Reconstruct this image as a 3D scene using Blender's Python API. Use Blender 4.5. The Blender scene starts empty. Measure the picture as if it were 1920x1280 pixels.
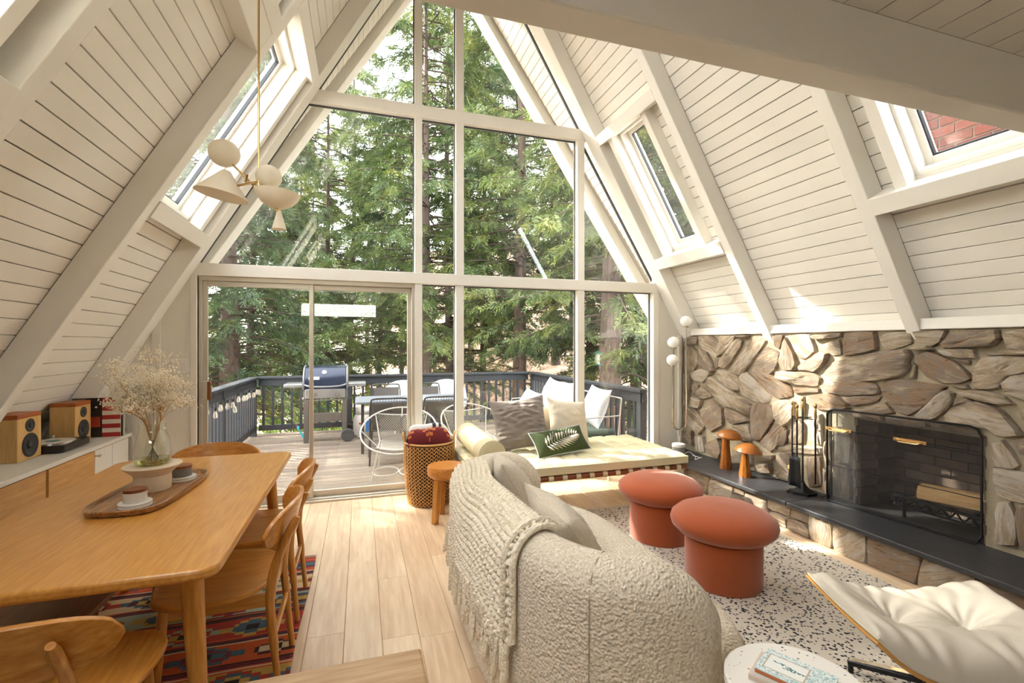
import bpy, bmesh, math, random
from mathutils import Vector, Matrix, Quaternion, noise as mnoise
random.seed(7)
SC = bpy.context.scene
COL = SC.collection
PI = math.pi
# ---------------------------------------------------------------- camera
cd = bpy.data.cameras.new('camera'); cam = bpy.data.objects.new('camera', cd); COL.objects.link(cam)
cd.sensor_width = 36.0; cd.lens = 36.0 * 885.4 / 1920.0; cd.shift_y = 5.0 / 1920.0
cd.clip_start = 0.05; cd.clip_end = 300
cam.location = (0, 0, 1.45); cam.rotation_euler = (PI / 2, 0, -math.radians(17.72))
SC.camera = cam
# ---------------------------------------------------------------- sky and sun
SUN_AZ = Vector((-0.79, 0.61, 0)).normalized(); SUN_EL = math.radians(33)
w = bpy.data.worlds.new('world'); SC.world = w; w.use_nodes = True
nt = w.node_tree; bgn = nt.nodes['Background']
sky = nt.nodes.new('ShaderNodeTexSky'); sky.sky_type = 'NISHITA'; sky.sun_disc = False
sky.sun_elevation = SUN_EL; sky.sun_rotation = math.atan2(SUN_AZ.x, SUN_AZ.y)
sky.air_density = 1.0; sky.dust_density = 3.0; sky.ozone_density = 1.2
mixw = nt.nodes.new('ShaderNodeMix'); mixw.data_type = 'RGBA'; mixw.inputs[0].default_value = 0.6
mixw.inputs[7].default_value = (5.9, 5.5, 5.0, 1)
nt.links.new(sky.outputs[0], mixw.inputs[6]); nt.links.new(mixw.outputs[2], bgn.inputs[0])
bgn.inputs[1].default_value = 0.55
sd = bpy.data.lights.new('sun', 'SUN'); sun = bpy.data.objects.new('sun', sd); COL.objects.link(sun)
sd.energy = 4.2; sd.angle = math.radians(0.8); sd.color = (1, 0.93, 0.82)
sv = (SUN_AZ * math.cos(SUN_EL) + Vector((0, 0, math.sin(SUN_EL))))
sun.rotation_euler = sv.to_track_quat('Z', 'Y').to_euler(); sun.location = (-6, 10, 12)
SC.view_settings.view_transform = 'Standard'; SC.view_settings.look = 'None'
SC.view_settings.gamma = 1.0; SC.view_settings.use_curve_mapping = False
SC.view_settings.exposure = 2.42
# ---------------------------------------------------------------- materials
MATS = {}
def newmat(name):
    m = bpy.data.materials.new(name); m.use_nodes = True; MATS[name] = m
    return m, m.node_tree.nodes, m.node_tree.links, m.node_tree.nodes['Principled BSDF']
def rgb(c): return (c[0], c[1], c[2], 1)
def hexc(h):
    f = lambda v: (v / 12.92 if v <= .04045 else ((v + .055) / 1.055) ** 2.4)
    return tuple(f(int(h[i:i + 2], 16) / 255) for i in (0, 2, 4))
def mat(name, c, rough=.5, metal=0, var=0, vs=8, bump=0, bs=60, rnd=0, sheen=0, stretch=None, detail=4, spec=None, coat=0):
    m, n, l, p = newmat(name)
    p.inputs['Base Color'].default_value = rgb(c); p.inputs['Roughness'].default_value = rough; p.inputs['Metallic'].default_value = metal
    if sheen: p.inputs['Sheen Weight'].default_value = sheen
    if coat: p.inputs['Coat Weight'].default_value = coat
    if spec is not None: p.inputs['Specular IOR Level'].default_value = spec
    if var or bump:
        tc = n.new('ShaderNodeTexCoord'); src = tc.outputs['Object']
        if stretch:
            mp = n.new('ShaderNodeMapping'); mp.inputs['Scale'].default_value = stretch; l.new(src, mp.inputs[0]); src = mp.outputs[0]
    if var or rnd:
        mx = n.new('ShaderNodeMix'); mx.data_type = 'RGBA'
        k = var if var else rnd
        mx.inputs[6].default_value = rgb([max(0, v * (1 - k)) for v in c]); mx.inputs[7].default_value = rgb([min(1, v * (1 + k)) for v in c])
        if var:
            nz = n.new('ShaderNodeTexNoise'); nz.inputs['Scale'].default_value = vs; nz.inputs['Detail'].default_value = detail
            l.new(src, nz.inputs['Vector']); f = nz.outputs['Fac']
        if rnd:
            oi = n.new('ShaderNodeObjectInfo')
            if var:
                ma = n.new('ShaderNodeMath'); ma.operation = 'MULTIPLY_ADD'; ma.inputs[1].default_value = rnd / k
                l.new(oi.outputs['Random'], ma.inputs[0]); l.new(f, ma.inputs[2])
                sb = n.new('ShaderNodeMath'); sb.operation = 'SUBTRACT'; sb.inputs[1].default_value = rnd / k / 2; l.new(ma.outputs[0], sb.inputs[0]); f = sb.outputs[0]
            else: f = oi.outputs['Random']
        l.new(f, mx.inputs[0]); l.new(mx.outputs[2], p.inputs['Base Color'])
    if bump:
        nb = n.new('ShaderNodeTexNoise'); nb.inputs['Scale'].default_value = bs; nb.inputs['Detail'].default_value = 3; l.new(src, nb.inputs['Vector'])
        b = n.new('ShaderNodeBump'); b.inputs['Strength'].default_value = bump; b.inputs['Distance'].default_value = .01
        l.new(nb.outputs['Fac'], b.inputs['Height']); l.new(b.outputs[0], p.inputs['Normal'])
    return m
def wood(name, c1, c2, axis='Y', sc=1.0, rough=.45, rnd=.25, coat=0, ring=1.0, bump=.08, con=1.0):
    m, n, l, p = newmat(name)
    tc = n.new('ShaderNodeTexCoord'); oi = n.new('ShaderNodeObjectInfo')
    ad = n.new('ShaderNodeVectorMath'); ad.operation = 'MULTIPLY_ADD'; ad.inputs[1].default_value = (37, 23, 11)
    l.new(oi.outputs['Random'], ad.inputs[0]); l.new(tc.outputs['Object'], ad.inputs[2])
    mp = n.new('ShaderNodeMapping'); s = {'X': (.8, 9, 9), 'Y': (9, .8, 9), 'Z': (9, 9, .8)}[axis]
    mp.inputs['Scale'].default_value = [v * sc for v in s]; l.new(ad.outputs[0], mp.inputs[0])
    nz = n.new('ShaderNodeTexNoise'); nz.inputs['Scale'].default_value = 1.3; nz.inputs['Detail'].default_value = 7; nz.inputs['Distortion'].default_value = .9 * ring
    l.new(mp.outputs[0], nz.inputs['Vector'])
    rings = n.new('ShaderNodeMath'); rings.operation = 'MULTIPLY'; rings.inputs[1].default_value = 9 * ring; l.new(nz.outputs['Fac'], rings.inputs[0])
    sn = n.new('ShaderNodeMath'); sn.operation = 'SINE'; l.new(rings.outputs[0], sn.inputs[0])
    n2 = n.new('ShaderNodeTexNoise'); n2.inputs['Scale'].default_value = 7; n2.inputs['Detail'].default_value = 5; l.new(mp.outputs[0], n2.inputs['Vector'])
    a1 = n.new('ShaderNodeMath'); a1.operation = 'MULTIPLY_ADD'; a1.inputs[1].default_value = .16; l.new(sn.outputs[0], a1.inputs[0]); l.new(n2.outputs['Fac'], a1.inputs[2])
    a2 = n.new('ShaderNodeMath'); a2.operation = 'MULTIPLY_ADD'; a2.inputs[1].default_value = rnd; l.new(oi.outputs['Random'], a2.inputs[0]); l.new(a1.outputs[0], a2.inputs[2])
    cr = n.new('ShaderNodeValToRGB'); cr.color_ramp.elements[0].position = .52 + rnd * .5 - (.28 + rnd * .35) / con; cr.color_ramp.elements[1].position = min(.999, .52 + rnd * .5 + (.28 + rnd * .35) / con)
    cr.color_ramp.elements[0].color = rgb(c1); cr.color_ramp.elements[1].color = rgb(c2); l.new(a2.outputs[0], cr.inputs[0])
    l.new(cr.outputs[0], p.inputs['Base Color']); p.inputs['Roughness'].default_value = rough
    if coat: p.inputs['Coat Weight'].default_value = coat; p.inputs['Coat Roughness'].default_value = .2
    b = n.new('ShaderNodeBump'); b.inputs['Strength'].default_value = bump; b.inputs['Distance'].default_value = .004
    l.new(a1.outputs[0], b.inputs['Height']); l.new(b.outputs[0], p.inputs['Normal'])
    return m
def glassmat(name, tint=(1, 1, 1), refl=1.0, base=0.0):
    m, n, l, p = newmat(name); n.remove(p)
    out = n['Material Output']; tr = n.new('ShaderNodeBsdfTransparent'); tr.inputs[0].default_value = rgb(tint)
    gl = n.new('ShaderNodeBsdfGlossy'); gl.inputs['Roughness'].default_value = .01; gl.inputs[0].default_value = (1, 1, 1, 1)
    fr = n.new('ShaderNodeLayerWeight'); pw = n.new('ShaderNodeMath'); pw.operation = 'POWER'; pw.inputs[1].default_value = 4.0; l.new(fr.outputs['Facing'], pw.inputs[0])
    mu = n.new('ShaderNodeMath'); mu.operation = 'MULTIPLY_ADD'; mu.inputs[1].default_value = .5 * refl; mu.inputs[2].default_value = .035 * refl + base; l.new(pw.outputs[0], mu.inputs[0])
    mx = n.new('ShaderNodeMixShader'); l.new(mu.outputs[0], mx.inputs[0]); l.new(tr.outputs[0], mx.inputs[1]); l.new(gl.outputs[0], mx.inputs[2]); l.new(mx.outputs[0], out.inputs[0])
    return m
def colattr(name, rough=.9, bump=0, bs=200, sheen=0):
    m, n, l, p = newmat(name); a = n.new('ShaderNodeVertexColor'); a.layer_name = 'print'
    l.new(a.outputs[0], p.inputs['Base Color']); p.inputs['Roughness'].default_value = rough
    if sheen: p.inputs['Sheen Weight'].default_value = sheen
    if bump:
        tc = n.new('ShaderNodeTexCoord'); nb = n.new('ShaderNodeTexNoise'); nb.inputs['Scale'].default_value = bs; l.new(tc.outputs['Object'], nb.inputs['Vector'])
        b = n.new('ShaderNodeBump'); b.inputs['Strength'].default_value = bump; b.inputs['Distance'].default_value = .006; l.new(nb.outputs['Fac'], b.inputs['Height']); l.new(b.outputs[0], p.inputs['Normal'])
    return m
# ---------------------------------------------------------------- mesh builder
class MB:
    def __init__(s): s.v = []; s.f = []; s.c = []
    def add(s, vs, fs, M=None, col=None):
        b = len(s.v)
        for q in vs: s.v.append(tuple(M @ Vector(q)) if M is not None else tuple(q))
        for f in fs: s.f.append(tuple(b + i for i in f)); s.c.append(col)
        return s
    def box(s, x0, x1, y0, y1, z0, z1, M=None, col=None):
        return s.add([(x0, y0, z0), (x1, y0, z0), (x1, y1, z0), (x0, y1, z0), (x0, y0, z1), (x1, y0, z1), (x1, y1, z1), (x0, y1, z1)],
                     [(0, 3, 2, 1), (4, 5, 6, 7), (0, 1, 5, 4), (1, 2, 6, 5), (2, 3, 7, 6), (3, 0, 4, 7)], M, col)
    def bar(s, a, b, w, h, up=(0, 0, 1), col=None):      # rectangular bar from a to b
        a = Vector(a); b = Vector(b); d = (b - a); L = d.length; d.normalize(); u = Vector(up)
        x = d.cross(u)
        if x.length < 1e-4: x = d.cross(Vector((1, 0, 0)))
        x.normalize(); u = x.cross(d)
        M = Matrix((x, d, u)).transposed().to_4x4(); M.translation = a
        return s.box(-w / 2, w / 2, 0, L, -h / 2, h / 2, M, col)
    def cyl(s, c, r, h, seg=20, r2=None, M=None, caps=True, col=None):
        r2 = r if r2 is None else r2; vs = []; x, y, z = c
        for k in range(seg):
            a = 2 * PI * k / seg; vs.append((x + r * math.cos(a), y + r * math.sin(a), z))
        for k in range(seg):
            a = 2 * PI * k / seg; vs.append((x + r2 * math.cos(a), y + r2 * math.sin(a), z + h))
        fs = [(k, (k + 1) % seg, seg + (k + 1) % seg, seg + k) for k in range(seg)]
        if caps: fs += [tuple(range(seg - 1, -1, -1)), tuple(range(seg, 2 * seg))]
        return s.add(vs, fs, M, col)
    def lathe(s, prof, seg=32, M=None, sy=1.0, col=None):
        vs = []; fs = []; n = len(prof)
        for k in range(seg):
            a = 2 * PI * k / seg
            for r, z in prof: vs.append((r * math.cos(a), r * sy * math.sin(a), z))
        for k in range(seg):
            k2 = (k + 1) % seg
            for i in range(n - 1): fs.append((k * n + i, k2 * n + i, k2 * n + i + 1, k * n + i + 1))
        if prof[0][0] > 1e-5: fs.append(tuple(k * n for k in range(seg - 1, -1, -1)))
        if prof[-1][0] > 1e-5: fs.append(tuple(k * n + n - 1 for k in range(seg)))
        return s.add(vs, fs, M, col)
    def sphere(s, c, r, seg=20, rings=12, sc=(1, 1, 1), M=None, col=None):
        prof = [(r * math.sin(PI * i / rings), -r * math.cos(PI * i / rings)) for i in range(rings + 1)]
        T = Matrix.Translation(c) @ Matrix.Diagonal((sc[0], sc[1], sc[2], 1))
        return s.lathe([(max(a, 1e-4 if 0 < i < rings else 0), b) for i, (a, b) in enumerate(prof)], seg, (M @ T) if M is not None else T, col=col)
    def tube(s, pts, r, seg=8, closed=False, col=None, M=None, flat=1.0):
        P = [Vector(p) for p in pts]; n = len(P); vs = []; fs = []
        rr = r if hasattr(r, '__len__') else [r] * n
        t0 = (P[1] - P[0]).normalized(); nrm = t0.orthogonal().normalized()
        if abs(t0.z) < .95: nrm = t0.cross(Vector((0, 0, 1))).cross(t0).normalized()
        for i in range(n):
            if closed: t = (P[(i + 1) % n] - P[i - 1])
            else: t = (P[min(i + 1, n - 1)] - P[max(i - 1, 0)])
            if t.length < 1e-9: t = t0
            t.normalize(); q = t0.rotation_difference(t); nrm = (q @ nrm); nrm = (nrm - t * nrm.dot(t)).normalized(); t0 = t; bn = t.cross(nrm)
            for k in range(seg):
                a = 2 * PI * k / seg; vs.append(P[i] + (nrm * math.cos(a) * flat + bn * math.sin(a)) * rr[i])
        m = n if closed else n - 1
        for i in range(m):
            j = (i + 1) % n
            for k in range(seg): k2 = (k + 1) % seg; fs.append((i * seg + k, i * seg + k2, j * seg + k2, j * seg + k))
        if not closed: fs += [tuple(range(seg - 1, -1, -1)), tuple((n - 1) * seg + k for k in range(seg))]
        return s.add(vs, fs, M, col)
    def prism(s, poly, z0, z1, M=None, col=None):
        n = len(poly); vs = [(x, y, z0) for x, y in poly] + [(x, y, z1) for x, y in poly]
        fs = [tuple(range(n - 1, -1, -1)), tuple(range(n, 2 * n))] + [(i, (i + 1) % n, n + (i + 1) % n, n + i) for i in range(n)]
        return s.add(vs, fs, M, col)
    def grid(s, fn, nu, nv, cu=False, cv=False, M=None, colf=None):
        vs = []; nu1 = nu if cu else nu + 1; nv1 = nv if cv else nv + 1
        for i in range(nu1):
            for j in range(nv1): vs.append(fn(i / nu, j / nv))
        b = len(s.v); s.add(vs, [], M)
        for i in range(nu):
            for j in range(nv):
                i2 = (i + 1) % nu1; j2 = (j + 1) % nv1
                s.f.append((b + i * nv1 + j, b + i2 * nv1 + j, b + i2 * nv1 + j2, b + i * nv1 + j2)); s.c.append(colf((i + .5) / nu, (j + .5) / nv) if colf else None)
        return s
def mesh_of(mb, name, material=None, smooth=True, autos=35):
    me = bpy.data.meshes.new(name); me.from_pydata(mb.v, [], mb.f)
    if any(c is not None for c in mb.c):
        ca = me.color_attributes.new('print', 'FLOAT_COLOR', 'CORNER'); arr = []
        for f, c in zip(mb.f, mb.c): arr += list(rgb(c or (1, 1, 1))) * len(f)
        ca.data.foreach_set('color', arr)
    if material is not None: me.materials.append(MATS[material] if isinstance(material, str) else material)
    if smooth:
        me.polygons.foreach_set('use_smooth', [True] * len(me.polygons))
        try: me.set_sharp_from_angle(angle=math.radians(autos))
        except Exception: pass
    me.update(); return me
def obj(name, mb, material, parent=None, loc=None, rot=None, smooth=True, bevel=0, sub=0, M=None, autos=35, solid=0, seg=2, kind=None, label=None):
    me = mb if isinstance(mb, bpy.types.Mesh) else mesh_of(mb, name, material, smooth, autos)
    o = bpy.data.objects.new(name, me); COL.objects.link(o)
    if parent is not None: o.parent = parent
    if M is not None: o.matrix_basis = M
    if loc is not None: o.location = loc
    if rot is not None: o.rotation_euler = rot
    if solid:
        q = o.modifiers.new('solid', 'SOLIDIFY'); q.thickness = solid; q.offset = 0
    if bevel:
        q = o.modifiers.new('bevel', 'BEVEL'); q.width = bevel; q.segments = seg; q.limit_method = 'ANGLE'; q.angle_limit = math.radians(40)
    if sub:
        q = o.modifiers.new('sub', 'SUBSURF'); q.levels = sub; q.render_levels = sub
    if kind: o['kind'] = kind
    if label: o['label'] = label
    return o
def thing(name, label, cat, loc=(0, 0, 0), rotz=0, group=None):
    o = bpy.data.objects.new(name, None); COL.objects.link(o); o.location = loc; o.rotation_euler = (0, 0, rotz); o.empty_display_size = .05
    o['label'] = label; o['category'] = cat
    if group: o['group'] = group
    return o
def tag(o, label, cat, group=None):
    o['label'] = label; o['category'] = cat
    if group: o['group'] = group
    return o
def struct(name, mb, material, label=None, **k):
    o = obj(name, mb, material, **k) if mb is not None else bpy.data.objects.new(name, None)
    if mb is None: COL.objects.link(o)
    o['kind'] = 'structure'
    if label: o['label'] = label
    return o
def dup(root, label=None, loc=None, rotz=None, parent=None):
    r = root.copy(); COL.objects.link(r)
    if parent is not None: r.parent = parent
    if label: r['label'] = label
    if loc is not None: r.location = loc
    if rotz is not None: r.rotation_euler = (0, 0, rotz)
    for ch in list(root.children): dup(ch, parent=r)
    return r
def smoothstep(a, b, x):
    t = max(0, min(1, (x - a) / (b - a))); return t * t * (3 - 2 * t)
def catmull(pts, n=8, closed=False):
    P = [Vector(p) for p in pts]; out = []; N = len(P); rng = N if closed else N - 1
    for i in range(rng):
        if closed: p0, p1, p2, p3 = P[i - 1], P[i], P[(i + 1) % N], P[(i + 2) % N]
        else: p0, p1, p2, p3 = P[max(i - 1, 0)], P[i], P[i + 1], P[min(i + 2, N - 1)]
        for k in range(n):
            t = k / n; out.append(.5 * ((2 * p1) + (p2 - p0) * t + (2 * p0 - 5 * p1 + 4 * p2 - p3) * t * t + (3 * p1 - p0 - 3 * p2 + p3) * t ** 3))
    if not closed: out.append(P[-1])
    return out
# ---------------------------------------------------------------- common materials
mat('white_paint', (.83, .80, .735), .45, var=.04, vs=3, bump=.05, bs=40)
mat('white_board', (.82, .785, .715), .5, var=.05, vs=2, bump=.06, bs=50, rnd=.03)
mat('groove', (.36, .31, .25), .9)
mat('cream_wall', (.79, .75, .66), .6, var=.04, vs=4, bump=.25, bs=26, stretch=(1, 1, .35))
mat('frame_paint', (.80, .76, .68), .45, var=.04, vs=5, bump=.05, bs=60)
mat('aluminium', (.62, .57, .48), .35, .55)
mat('dark_gasket', (.03, .035, .04), .5)
glassmat('window_glass', (.97, .985, .98), 1.3)
wood('oak_floor', hexc('c09870'), hexc('ead2b0'), 'Y', .7, .38, .3, coat=.15, ring=1.5, con=.55)
wood('honey_oak', hexc('b87628'), hexc('e9b05c'), 'Y', 1.2, .3, .12, coat=.25, con=.6)
wood('honey_oak_x', hexc('b4722a'), hexc('e4a856'), 'X', 1.2, .3, .12, coat=.2)
wood('honey_oak_z', hexc('b07028'), hexc('dea250'), 'Z', 1.2, .3, .12, coat=.2)
mat('mortar', hexc('a39880'), .95, var=.2, vs=12, bump=.6, bs=30)
mat('black_metal', (.02, .02, .022), .45, .6)
mat('chrome', (.75, .73, .70), .12, 1)
mat('brass', (.72, .50, .24), .25, 1)
# ================================================================= the A-frame
XC = .95; ZR = 6.37                       # centre of the gable, ridge height of the board plane
S3 = math.sqrt(3)
def slope_M(side, t=0, y=0, n=0):         # side +1 right / -1 left ; local x up the slope, local z inward
    up = Vector((-side * .5, 0, S3 / 2)); nin = Vector((-side * S3 / 2, 0, -.5)); yy = nin.cross(up)
    p = Vector((XC + side * ZR / S3, 0, 0)) + up * t + nin * n + Vector((0, y, 0))
    M = Matrix((up, yy, nin)).transposed().to_4x4(); M.translation = p
    return M
def zt(z): return z / (S3 / 2)
def slope_box(mb, side, z0, z1, y0, y1, n0, n1):
    M = slope_M(side); s = 1 if side > 0 else -1
    ya, yb = (y0, y1) if side > 0 else (-y1, -y0)
    return mb.box(zt(z0), zt(z1), ya, yb, n0, n1, M)
RAFT = [4.58, 3.445, 2.225, 1.005, -.215, -1.435, -2.655]
YB = 4.67
# skylights: side -> list of (bay y0,y1), opening z range, opening y range
SKY = {1: [(3.80, 4.32, 2.47, 3.62), (1.15, 1.98, 2.47, 3.55)], -1: [(3.62, 4.40, 2.44, 3.80), (2.45, 3.30, 3.66, 4.8), (1.15, 2.02, 2.47, 3.6), (-.1, .85, 2.47, 3.6)]}  # last left opening is an unseen skylight added for fill light
def in_sky(side, ya, yb, z0, z1):
    for (a, b, c, d) in SKY[side]:
        if yb > a and ya < b and z1 > c and z0 < d: return (a, b, c, d)
    return None
ceil = {}
PITCH = .102
for side, nm in ((1, 'ceiling_right'), (-1, 'ceiling_left')):
    mb = MB(); zb = 1.55 if side > 0 else -.02
    # roof deck sheet with the skylight openings left free
    ys = sorted(set([-3, 4.70] + [q for s_ in SKY[side] for q in s_[:2]])); zs = sorted(set([zb, 6.37] + [q for s_ in SKY[side] for q in s_[2:]]))
    for i in range(len(ys) - 1):
        for j in range(len(zs) - 1):
            cy, cz = (ys[i] + ys[i + 1]) / 2, (zs[j] + zs[j + 1]) / 2
            if not in_sky(side, cy - .01, cy + .01, cz - .01, cz + .01): slope_box(mb, side, zs[j], zs[j + 1], ys[i], ys[i + 1], -.06, -.022)
    root = struct(nm, mb, 'groove', label='sloping ceiling of white painted boards between rafters', smooth=False); ceil[side] = root
    # boards
    cache = {}
    def board(t, ya, yb, wd=PITCH - .005):
        key = (round(yb - ya, 3), round(wd, 3))
        if key not in cache:
            b = MB(); L = yb - ya; c = .003
            # chamfered board profile swept along y
            pr = [(0, -.02), (wd, -.02), (wd, -c), (wd - c, 0), (c, 0), (0, -c)]
            vs = [(x, 0, z) for x, z in pr] + [(x, L, z) for x, z in pr]; k = len(pr)
            b.add(vs, [tuple(range(k)), tuple(range(2 * k - 1, k - 1, -1))] + [(i, k + i, k + (i + 1) % k, (i + 1) % k) for i in range(k)])
            cache[key] = mesh_of(b, 'board', 'white_board', False)
        o = bpy.data.objects.new('board', cache[key]); COL.objects.link(o); o.parent = root
        o.matrix_basis = slope_M(side, t, ya if side > 0 else yb, 0)
        return o
    bays = [(3.49, 4.49, 5.5), (2.27, 3.40, 4.3), (1.05, 2.18, 3.5)]
    for (ya, yb, ztop) in bays:
        k = int((zt(1.62) if side > 0 else zt(.62)) / PITCH) 
        while True:
            t = k * PITCH; z0 = t * S3 / 2; z1 = (t + PITCH) * S3 / 2; k += 1
            if z0 > ztop: break
            q = in_sky(side, ya, yb, z0 + .03, z1 - .03)
            if q:
                if q[0] - ya > .08: board(t, ya, q[0] - .005)
                if yb - q[1] > .05: board(t, q[1] + .005, yb)
            else: board(t, ya, yb)
    # rafters
    for i, ry in enumerate(RAFT[:5]):
        m = MB(); z0 = 1.50 if side > 0 else .02
        y0, y1 = (4.49, 4.67) if i == 0 else (ry - .045, ry + .045)
        slope_box(m, side, z0, 6.2, y0, y1, .0, .15)
        obj('rafter', m, 'white_paint', root, smooth=False, bevel=.006)
    # skylight lining, frames, curbs and glass
    for si, (a, b, c, d) in enumerate(SKY[side]):
        wn = struct('window_%d' % ((20 if side > 0 else 30) + si), None, None, label='skylight in the sloping ceiling')  # also builds the unseen left skylight added for fill
        ry1 = [r for r in RAFT if r > (a + b) / 2][-1] - (.09 if (a + b) / 2 > 3.5 else .045); ry0 = [r for r in RAFT if r < (a + b) / 2][0] + .045
        m = MB()
        slope_box(m, side, c - .12, c - .02, ry0, ry1, 0, .16); obj('sill', m, 'white_paint', wn, smooth=False, bevel=.004)
        m = MB(); slope_box(m, side, d, d + .09, ry0, ry1, 0, .15); obj('header', m, 'white_paint', wn, smooth=False, bevel=.004)
        for (p, q) in ((a - .07, a), (b, b + .07)):
            m = MB(); slope_box(m, side, c - .03, d + .01, p, q, -.02, .10); obj('casing', m, 'white_paint', wn, smooth=False, bevel=.004)
        for (p, q) in ((a, a + .02), (b - .02, b)):
            m = MB(); slope_box(m, side, c, d, p, q, -.15, 0); obj('lining', m, 'white_paint', wn, smooth=False)
        for (p, q) in ((c, c + .02), (d - .02, d)):
            m = MB(); slope_box(m, side, p, q, a, b, -.15, 0); obj('lining', m, 'white_paint', wn, smooth=False)
        m = MB(); e = .055
        for (z0, z1, y0, y1) in ((c, d, a, a + e), (c, d, b - e, b), (c, c + e, a + e, b - e), (d - e, d, a + e, b - e)): slope_box(m, side, z0, z1, y0, y1, -.16, -.09)
        obj('sash', m, 'white_paint', wn, smooth=False, bevel=.004)
        m = MB(); g = .008
        for (z0, z1, y0, y1) in ((c + e, d - e, a + e, a + e + g), (c + e, d - e, b - e - g, b - e), (c + e, c + e + g, a + e, b - e), (d - e - g, d - e, a + e, b - e)): slope_box(m, side, z0, z1, y0, y1, -.13, -.105)
        obj('gasket', m, 'dark_gasket', wn, smooth=False)
        m = MB(); slope_box(m, side, c + e, d - e, a + e, b - e, -.135, -.13); obj('pane', m, 'window_glass', wn, smooth=False)
# header purlin at the top of the left middle bay
m = MB(); slope_box(m, -1, 3.40, 3.60, -1, 3.40, 0, .15); obj('purlin', m, 'white_paint', ceil[-1], smooth=False, bevel=.005)
# eave beam over the stone wall
m = MB(); m.box(3.565, 3.72, -3, 4.67, 1.548, 1.622); o = struct('trim_1', m, 'white_paint', label='white painted eave shelf above the stone wall', smooth=False, bevel=.006)
# ridge beam
m = MB(); m.box(XC - .07, XC + .07, -3, 5.6, 5.88, 6.25); struct('trim_2', m, 'white_paint', smooth=False, label='ridge beam')
# loft edge beam and loft deck underside
m = MB(); m.box(-1.2, 3.35, 1.085, 1.19, 2.30, 2.512); struct('trim_3', m, 'white_paint', smooth=False, bevel=.008, label='deep white loft beam crossing overhead')
m = MB(); m.box(-.25, 3.3, -3, 1.12, 2.53, 2.56); lc = struct('ceiling_loft', m, 'groove', smooth=False, label='underside of the loft floor boards')
b = MB(); b.box(.003, .137, -3, 1.085, 2.51, 2.53); lm = mesh_of(b, 'board', 'white_board', False)
for k in range(26):
    o = bpy.data.objects.new('board', lm); COL.objects.link(o); o.parent = lc; o.location = (-.25 + k * .14, 0, 0)
# ---------------------------------------------------------------- outside overhang (raked prow)
def yout(z): return 4.92 + max(0, z - 1.9) * .17
for side, nm in ((1, 'soffit_right'), (-1, 'soffit_left')):
    m = MB(); M = slope_M(side); z0, z1 = 1.0, 6.37
    def P(z, y, n): return M @ Vector((zt(z), y if side > 0 else -y, n))
    for (n0, n1) in ((-.06, -.022),):
        vs = [P(z0, 4.70, n0), P(z1, 4.70, n0), P(z1, yout(z1) + .2, n0), P(z0, yout(z0) + .2, n0), P(z0, 4.70, n1), P(z1, 4.70, n1), P(z1, yout(z1) + .2, n1), P(z0, yout(z0) + .2, n1)]
        m.add(vs, [(0, 3, 2, 1), (4, 5, 6, 7), (0, 1, 5, 4), (1, 2, 6, 5), (2, 3, 7, 6), (3, 0, 4, 7)])
    so = struct(nm, m, 'groove', smooth=False, label='boarded underside of the roof overhang outside the gable')
    k = int(zt(1.7) / PITCH)
    while k * PITCH * S3 / 2 < 5.9:
        t = k * PITCH; z = t * S3 / 2; L = yout(z) - 4.70; b = MB()
        b.box(0, PITCH - .007, 0, L, -.02, 0); k += 1
        o = obj('board', b, 'white_board', so, smooth=False); o.matrix_basis = slope_M(side, t, 4.70 if side > 0 else 4.70 + L, 0)
    m = MB(); vs = []
    for z in (1.0, 6.3):
        for (y, n) in ((0, -.05), (.22, -.05), (.22, .08), (0, .08)): vs.append(P(z, yout(z) + y, n))
    m.add(vs, [(0, 1, 2, 3), (7, 6, 5, 4), (0, 4, 5, 1), (1, 5, 6, 2), (2, 6, 7, 3), (3, 7, 4, 0)])
    obj('barge_rafter', m, 'white_paint', so, smooth=False, bevel=.006)
# ---------------------------------------------------------------- gable wall
def half(z): return (6.07 - z) / S3
wl = MB()
def quadwall(mb, pts, y0, y1): 
    n = len(pts); vs = [(x, y0, z) for x, z in pts] + [(x, y1, z) for x, z in pts]
    mb.add(vs, [tuple(range(n)), tuple(range(2 * n - 1, n - 1, -1))] + [(i, n + i, n + (i + 1) % n, (i + 1) % n) for i in range(n)])
quadwall(wl, [(-2.75, -.1), (-1.335, -.1), (-1.335, 2.3), (-1.4, 2.3), (-2.75, .1)], 4.67, 4.76)
quadwall(wl, [(3.217, -.1), (3.75, -.1), (3.75, 1.6), (3.3, 2.3), (3.217, 2.3)], 4.67, 4.76)
wb = struct('wall_back', wl, 'cream_wall', smooth=False, label='cream textured plywood wall beside the glazing')
m = MB(); m.box(-1.66, -1.60, 4.655, 4.67, .02, 1.72); obj('batten', m, 'cream_wall', wb, smooth=False, bevel=.003)
m = MB(); m.box(3.52, 3.56, 4.64, 4.67, .02, 1.55); obj('batten', m, 'cream_wall', wb, smooth=False, bevel=.003)
def trim(n, x0, x1, z0, z1, y0=4.67, y1=4.78, label=None):
    m = MB(); m.box(x0, x1, y0, y1, z0, z1); return struct('trim_%d' % n, m, 'frame_paint', smooth=False, bevel=.004, label=label)
trim(10, -1.40, 3.26, 2.04, 2.148, y0=4.66, label='lower white crossbar of the gable window')
trim(11, -.46, 2.36, 3.673, 3.79, label='upper white crossbar of the gable window')
trim(12, .499, .571, -.02, 2.04, label='white mullion between sliding door and fixed panes')
trim(13, .904, .985, -.02, 2.04)
trim(14, 2.24, 2.324, -.02, 2.04)
trim(15, .499, .571, 2.148, 3.673); trim(16, .904, .985, 2.148, 3.673); trim(17, 2.24, 2.324, 2.148, 3.673)
trim(18, .499, .571, 3.79, 5.6); trim(19, .904, .985, 3.79, 5.9)
trim(20, .571, 3.217, -.02, .10, label='bottom rail under the fixed panes')
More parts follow.
